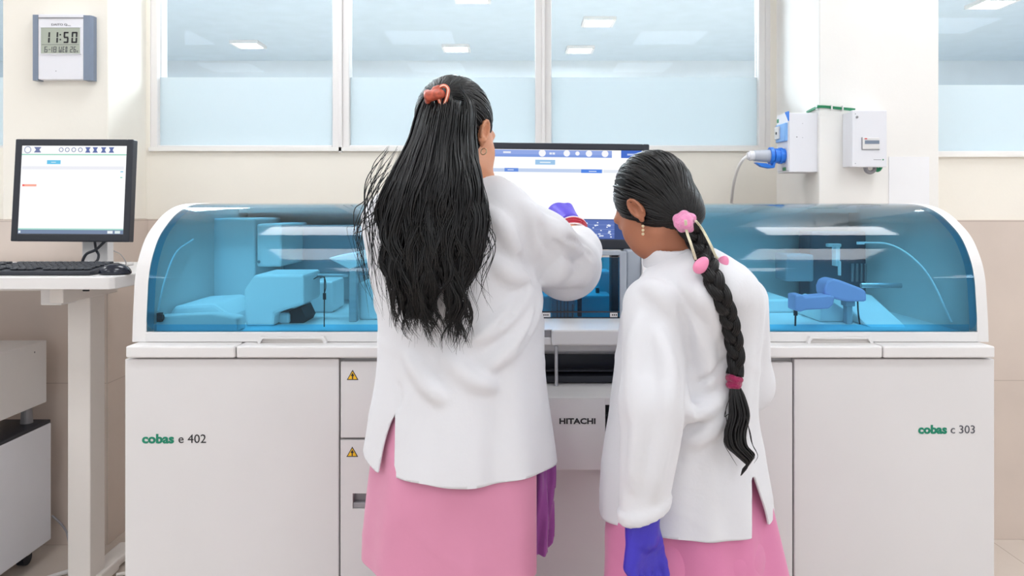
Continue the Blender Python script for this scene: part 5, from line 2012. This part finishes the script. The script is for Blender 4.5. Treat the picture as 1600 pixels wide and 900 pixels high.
# fine strands lying on the three braid strands
fp, fr_ = [], []
for s in range(3):
    for k in range(15):
        a0 = k / 15 * 2 * np.pi
        d = np.gradient(paths[s], axis=0)
        d /= np.linalg.norm(d, axis=1)[:, None]
        u = np.cross(d, np.array([.2, .9, .1]))
        u /= np.linalg.norm(u, axis=1)[:, None]
        w = np.cross(d, u)
        aa = a0 + seg * 22
        fp.append(paths[s] + (u * np.cos(aa)[:, None] + w * np.sin(aa)[:, None]) * (rad[s] * .97)[:, None])
        fr_.append(np.full(n, .0011))
strands('braid_strands', fp, fr_, M_hair2, hrB, 4)
# wavy tail below the maroon tie
tail = [(1148, 600), (1152, 625), (1155, 650), (1149, 676), (1151, 696), (1163, 709), (1172, 721), (1159, 738)]
tl, trr = [], []
for k in range(150):
    u, v = rnd.uniform(-1, 1), rnd.uniform(-1, 1)
    if u * u + v * v > 1:
        continue
    prof = [.45, .85, 1.05, 1.08, 1.05, 1.0, .75, .2]
    cut = rnd.choice((6, 7, 8, 8, 8))
    pts = []
    for i, (a, b) in enumerate(tail[:cut]):
        wpx = 15 * prof[i]
        curl = (1 if i < 6 else .5)
        pts.append(P(a + u * wpx * curl + rnd.uniform(-1, 1), b + (u * -6 if i > 5 else 0), bw[-1].y - .004 - .0035 * min(i, 4) + v * .010 * prof[i]))
    w = smooth_path(pts, 6)
    tl.append(np.array([tuple(q) for q in w]))
    trr.append(taper(len(w), rnd.uniform(.0014, .0030), .1, .8, .1))
for side_, pts in ((-1, [(1143, 615), (1134, 640), (1136, 665), (1131, 690), (1142, 712), (1152, 728)]), (-1, [(1140, 620), (1132, 650), (1140, 648), (1136, 680), (1140, 705)]), (1, [(1164, 650), (1172, 675), (1176, 695), (1184, 712), (1178, 724)]),
                   (1, [(1160, 630), (1168, 660), (1174, 690), (1182, 705)])):
    w = smooth_path([P(a, b, 1.305) for a, b in pts], 8)
    tl.append(np.array([tuple(q) for q in w]))
    trr.append(taper(len(w), .0007, .2, .8, .2))
strands('hair_tail', tl, trr, M_hair2, hrB)


# maroon tie
def scrunch(c, axis, R, r, lobes, seed, squash=1.0):
    axis = Vector(axis).normalized()
    u = axis.orthogonal().normalized()
    w = axis.cross(u)
    rr = random.Random(seed)
    fs = []
    for i in range(lobes):
        a = 2 * math.pi * i / lobes
        fs.append(ell(Vector(c) + u * R * math.cos(a) + w * R * math.sin(a) + axis * rr.uniform(-.003, .003), (r * rr.uniform(.85, 1.15), r * rr.uniform(.85, 1.15), r * squash * rr.uniform(.9, 1.1))))
    return U(.004, *fs)


tc1 = P(1147.5, 591, bw[-1].y)
tc2 = P(1146.5, 602, bw[-1].y)
f = U(.003, scrunch(tc1, (0.1, 0, 1), .0085, .0072, 8, 2, .85), scrunch(tc2, (-.1, 0, 1), .0075, .0066, 8, 3, .8))
sdf_part('hair_tie', f, tuple(tc2[i] - .03 for i in range(3)), tuple(tc1[i] + .03 for i in range(3)), .0016, M_maroon, B, label='maroon velvet hair tie')
# pink scrunchie with two drop beads on cream cords
pc_ = P(1070, 346, tieB.y - .014)
f = U(.004, *[ell(P(a, b, pc_.y + d), (r, r * .9, r * .9)) for a, b, d, r in ((1060, 342, .004, .0105), (1069, 336, .002, .0098), (1079, 341, .004, .0105), (1083, 350, .010, .0095), (1072, 350, -.008, .0125), (1062, 350, 0, .0105), (1066, 357, .002, .0085), (1078, 356, -.002, .0095), (1072, 343, -.006, .011))])
so = sdf_part('hair_tie', f, tuple(pc_[i] - .05 for i in range(3)), tuple(pc_[i] + .05 for i in range(3)), .0018, M_fluff, B, label='fluffy pink hair tie with two drop beads')
for pts, bead, ang in (([(1070, 344), (1072, 362), (1078, 380), (1083, 396), (1086, 406)], (1095, 415), -38), ([(1086, 345), (1096, 358), (1108, 380), (1116, 398), (1120, 404)], (1127, 413), -35)):
    yy = [bw[0].y - .030, bw[1].y - .026, bw[2].y - .024, bw[2].y - .022, bw[2].y - .020]
    yb = min(hit(coatB, bead[0], bead[1]).y - .014, bw[3].y - .010)
    if bead[0] > 1110:
        yy = [y + .008 for y in yy]
        yb = bw[2].y + .012
    for dx in (0, 2.2):
        w = smooth_path([P(a + dx, b, y) for (a, b), y in zip(pts, yy)], 6)
        strands('cord', [np.array([tuple(q) for q in w])], [np.full(len(w), .0013)], M_strap, so, 6, label='cream cord')
    bcn = P(bead[0], bead[1], yb)
    R = Matrix.Rotation(math.radians(-ang), 3, 'Y')
    bd = U(.008, ell(bcn + R @ Vector((0, 0, -.002)), (.0115, .0105, .0135), R), ell(bcn + R @ Vector((0, 0, .009)), (.007, .007, .008), R))
    sdf_part('drop_bead', bd, tuple(bcn[i] - .025 for i in range(3)), tuple(bcn[i] + .025 for i in range(3)), .0018, M_bead, so, label='pink drop bead')
el_ = cB + hB @ (Vector((-.0745, -.001, -.040)) * sB)
eo = MB()
for k in range(3):
    q = el_ + Vector((0, -.003, -.004 - k * .007))
    eo.v, eo.f = eo.v, eo.f
    eo.cyl(q, q + Vector((0, -.002, 0)), .0026)
eo.build('earring', M_gold, B)
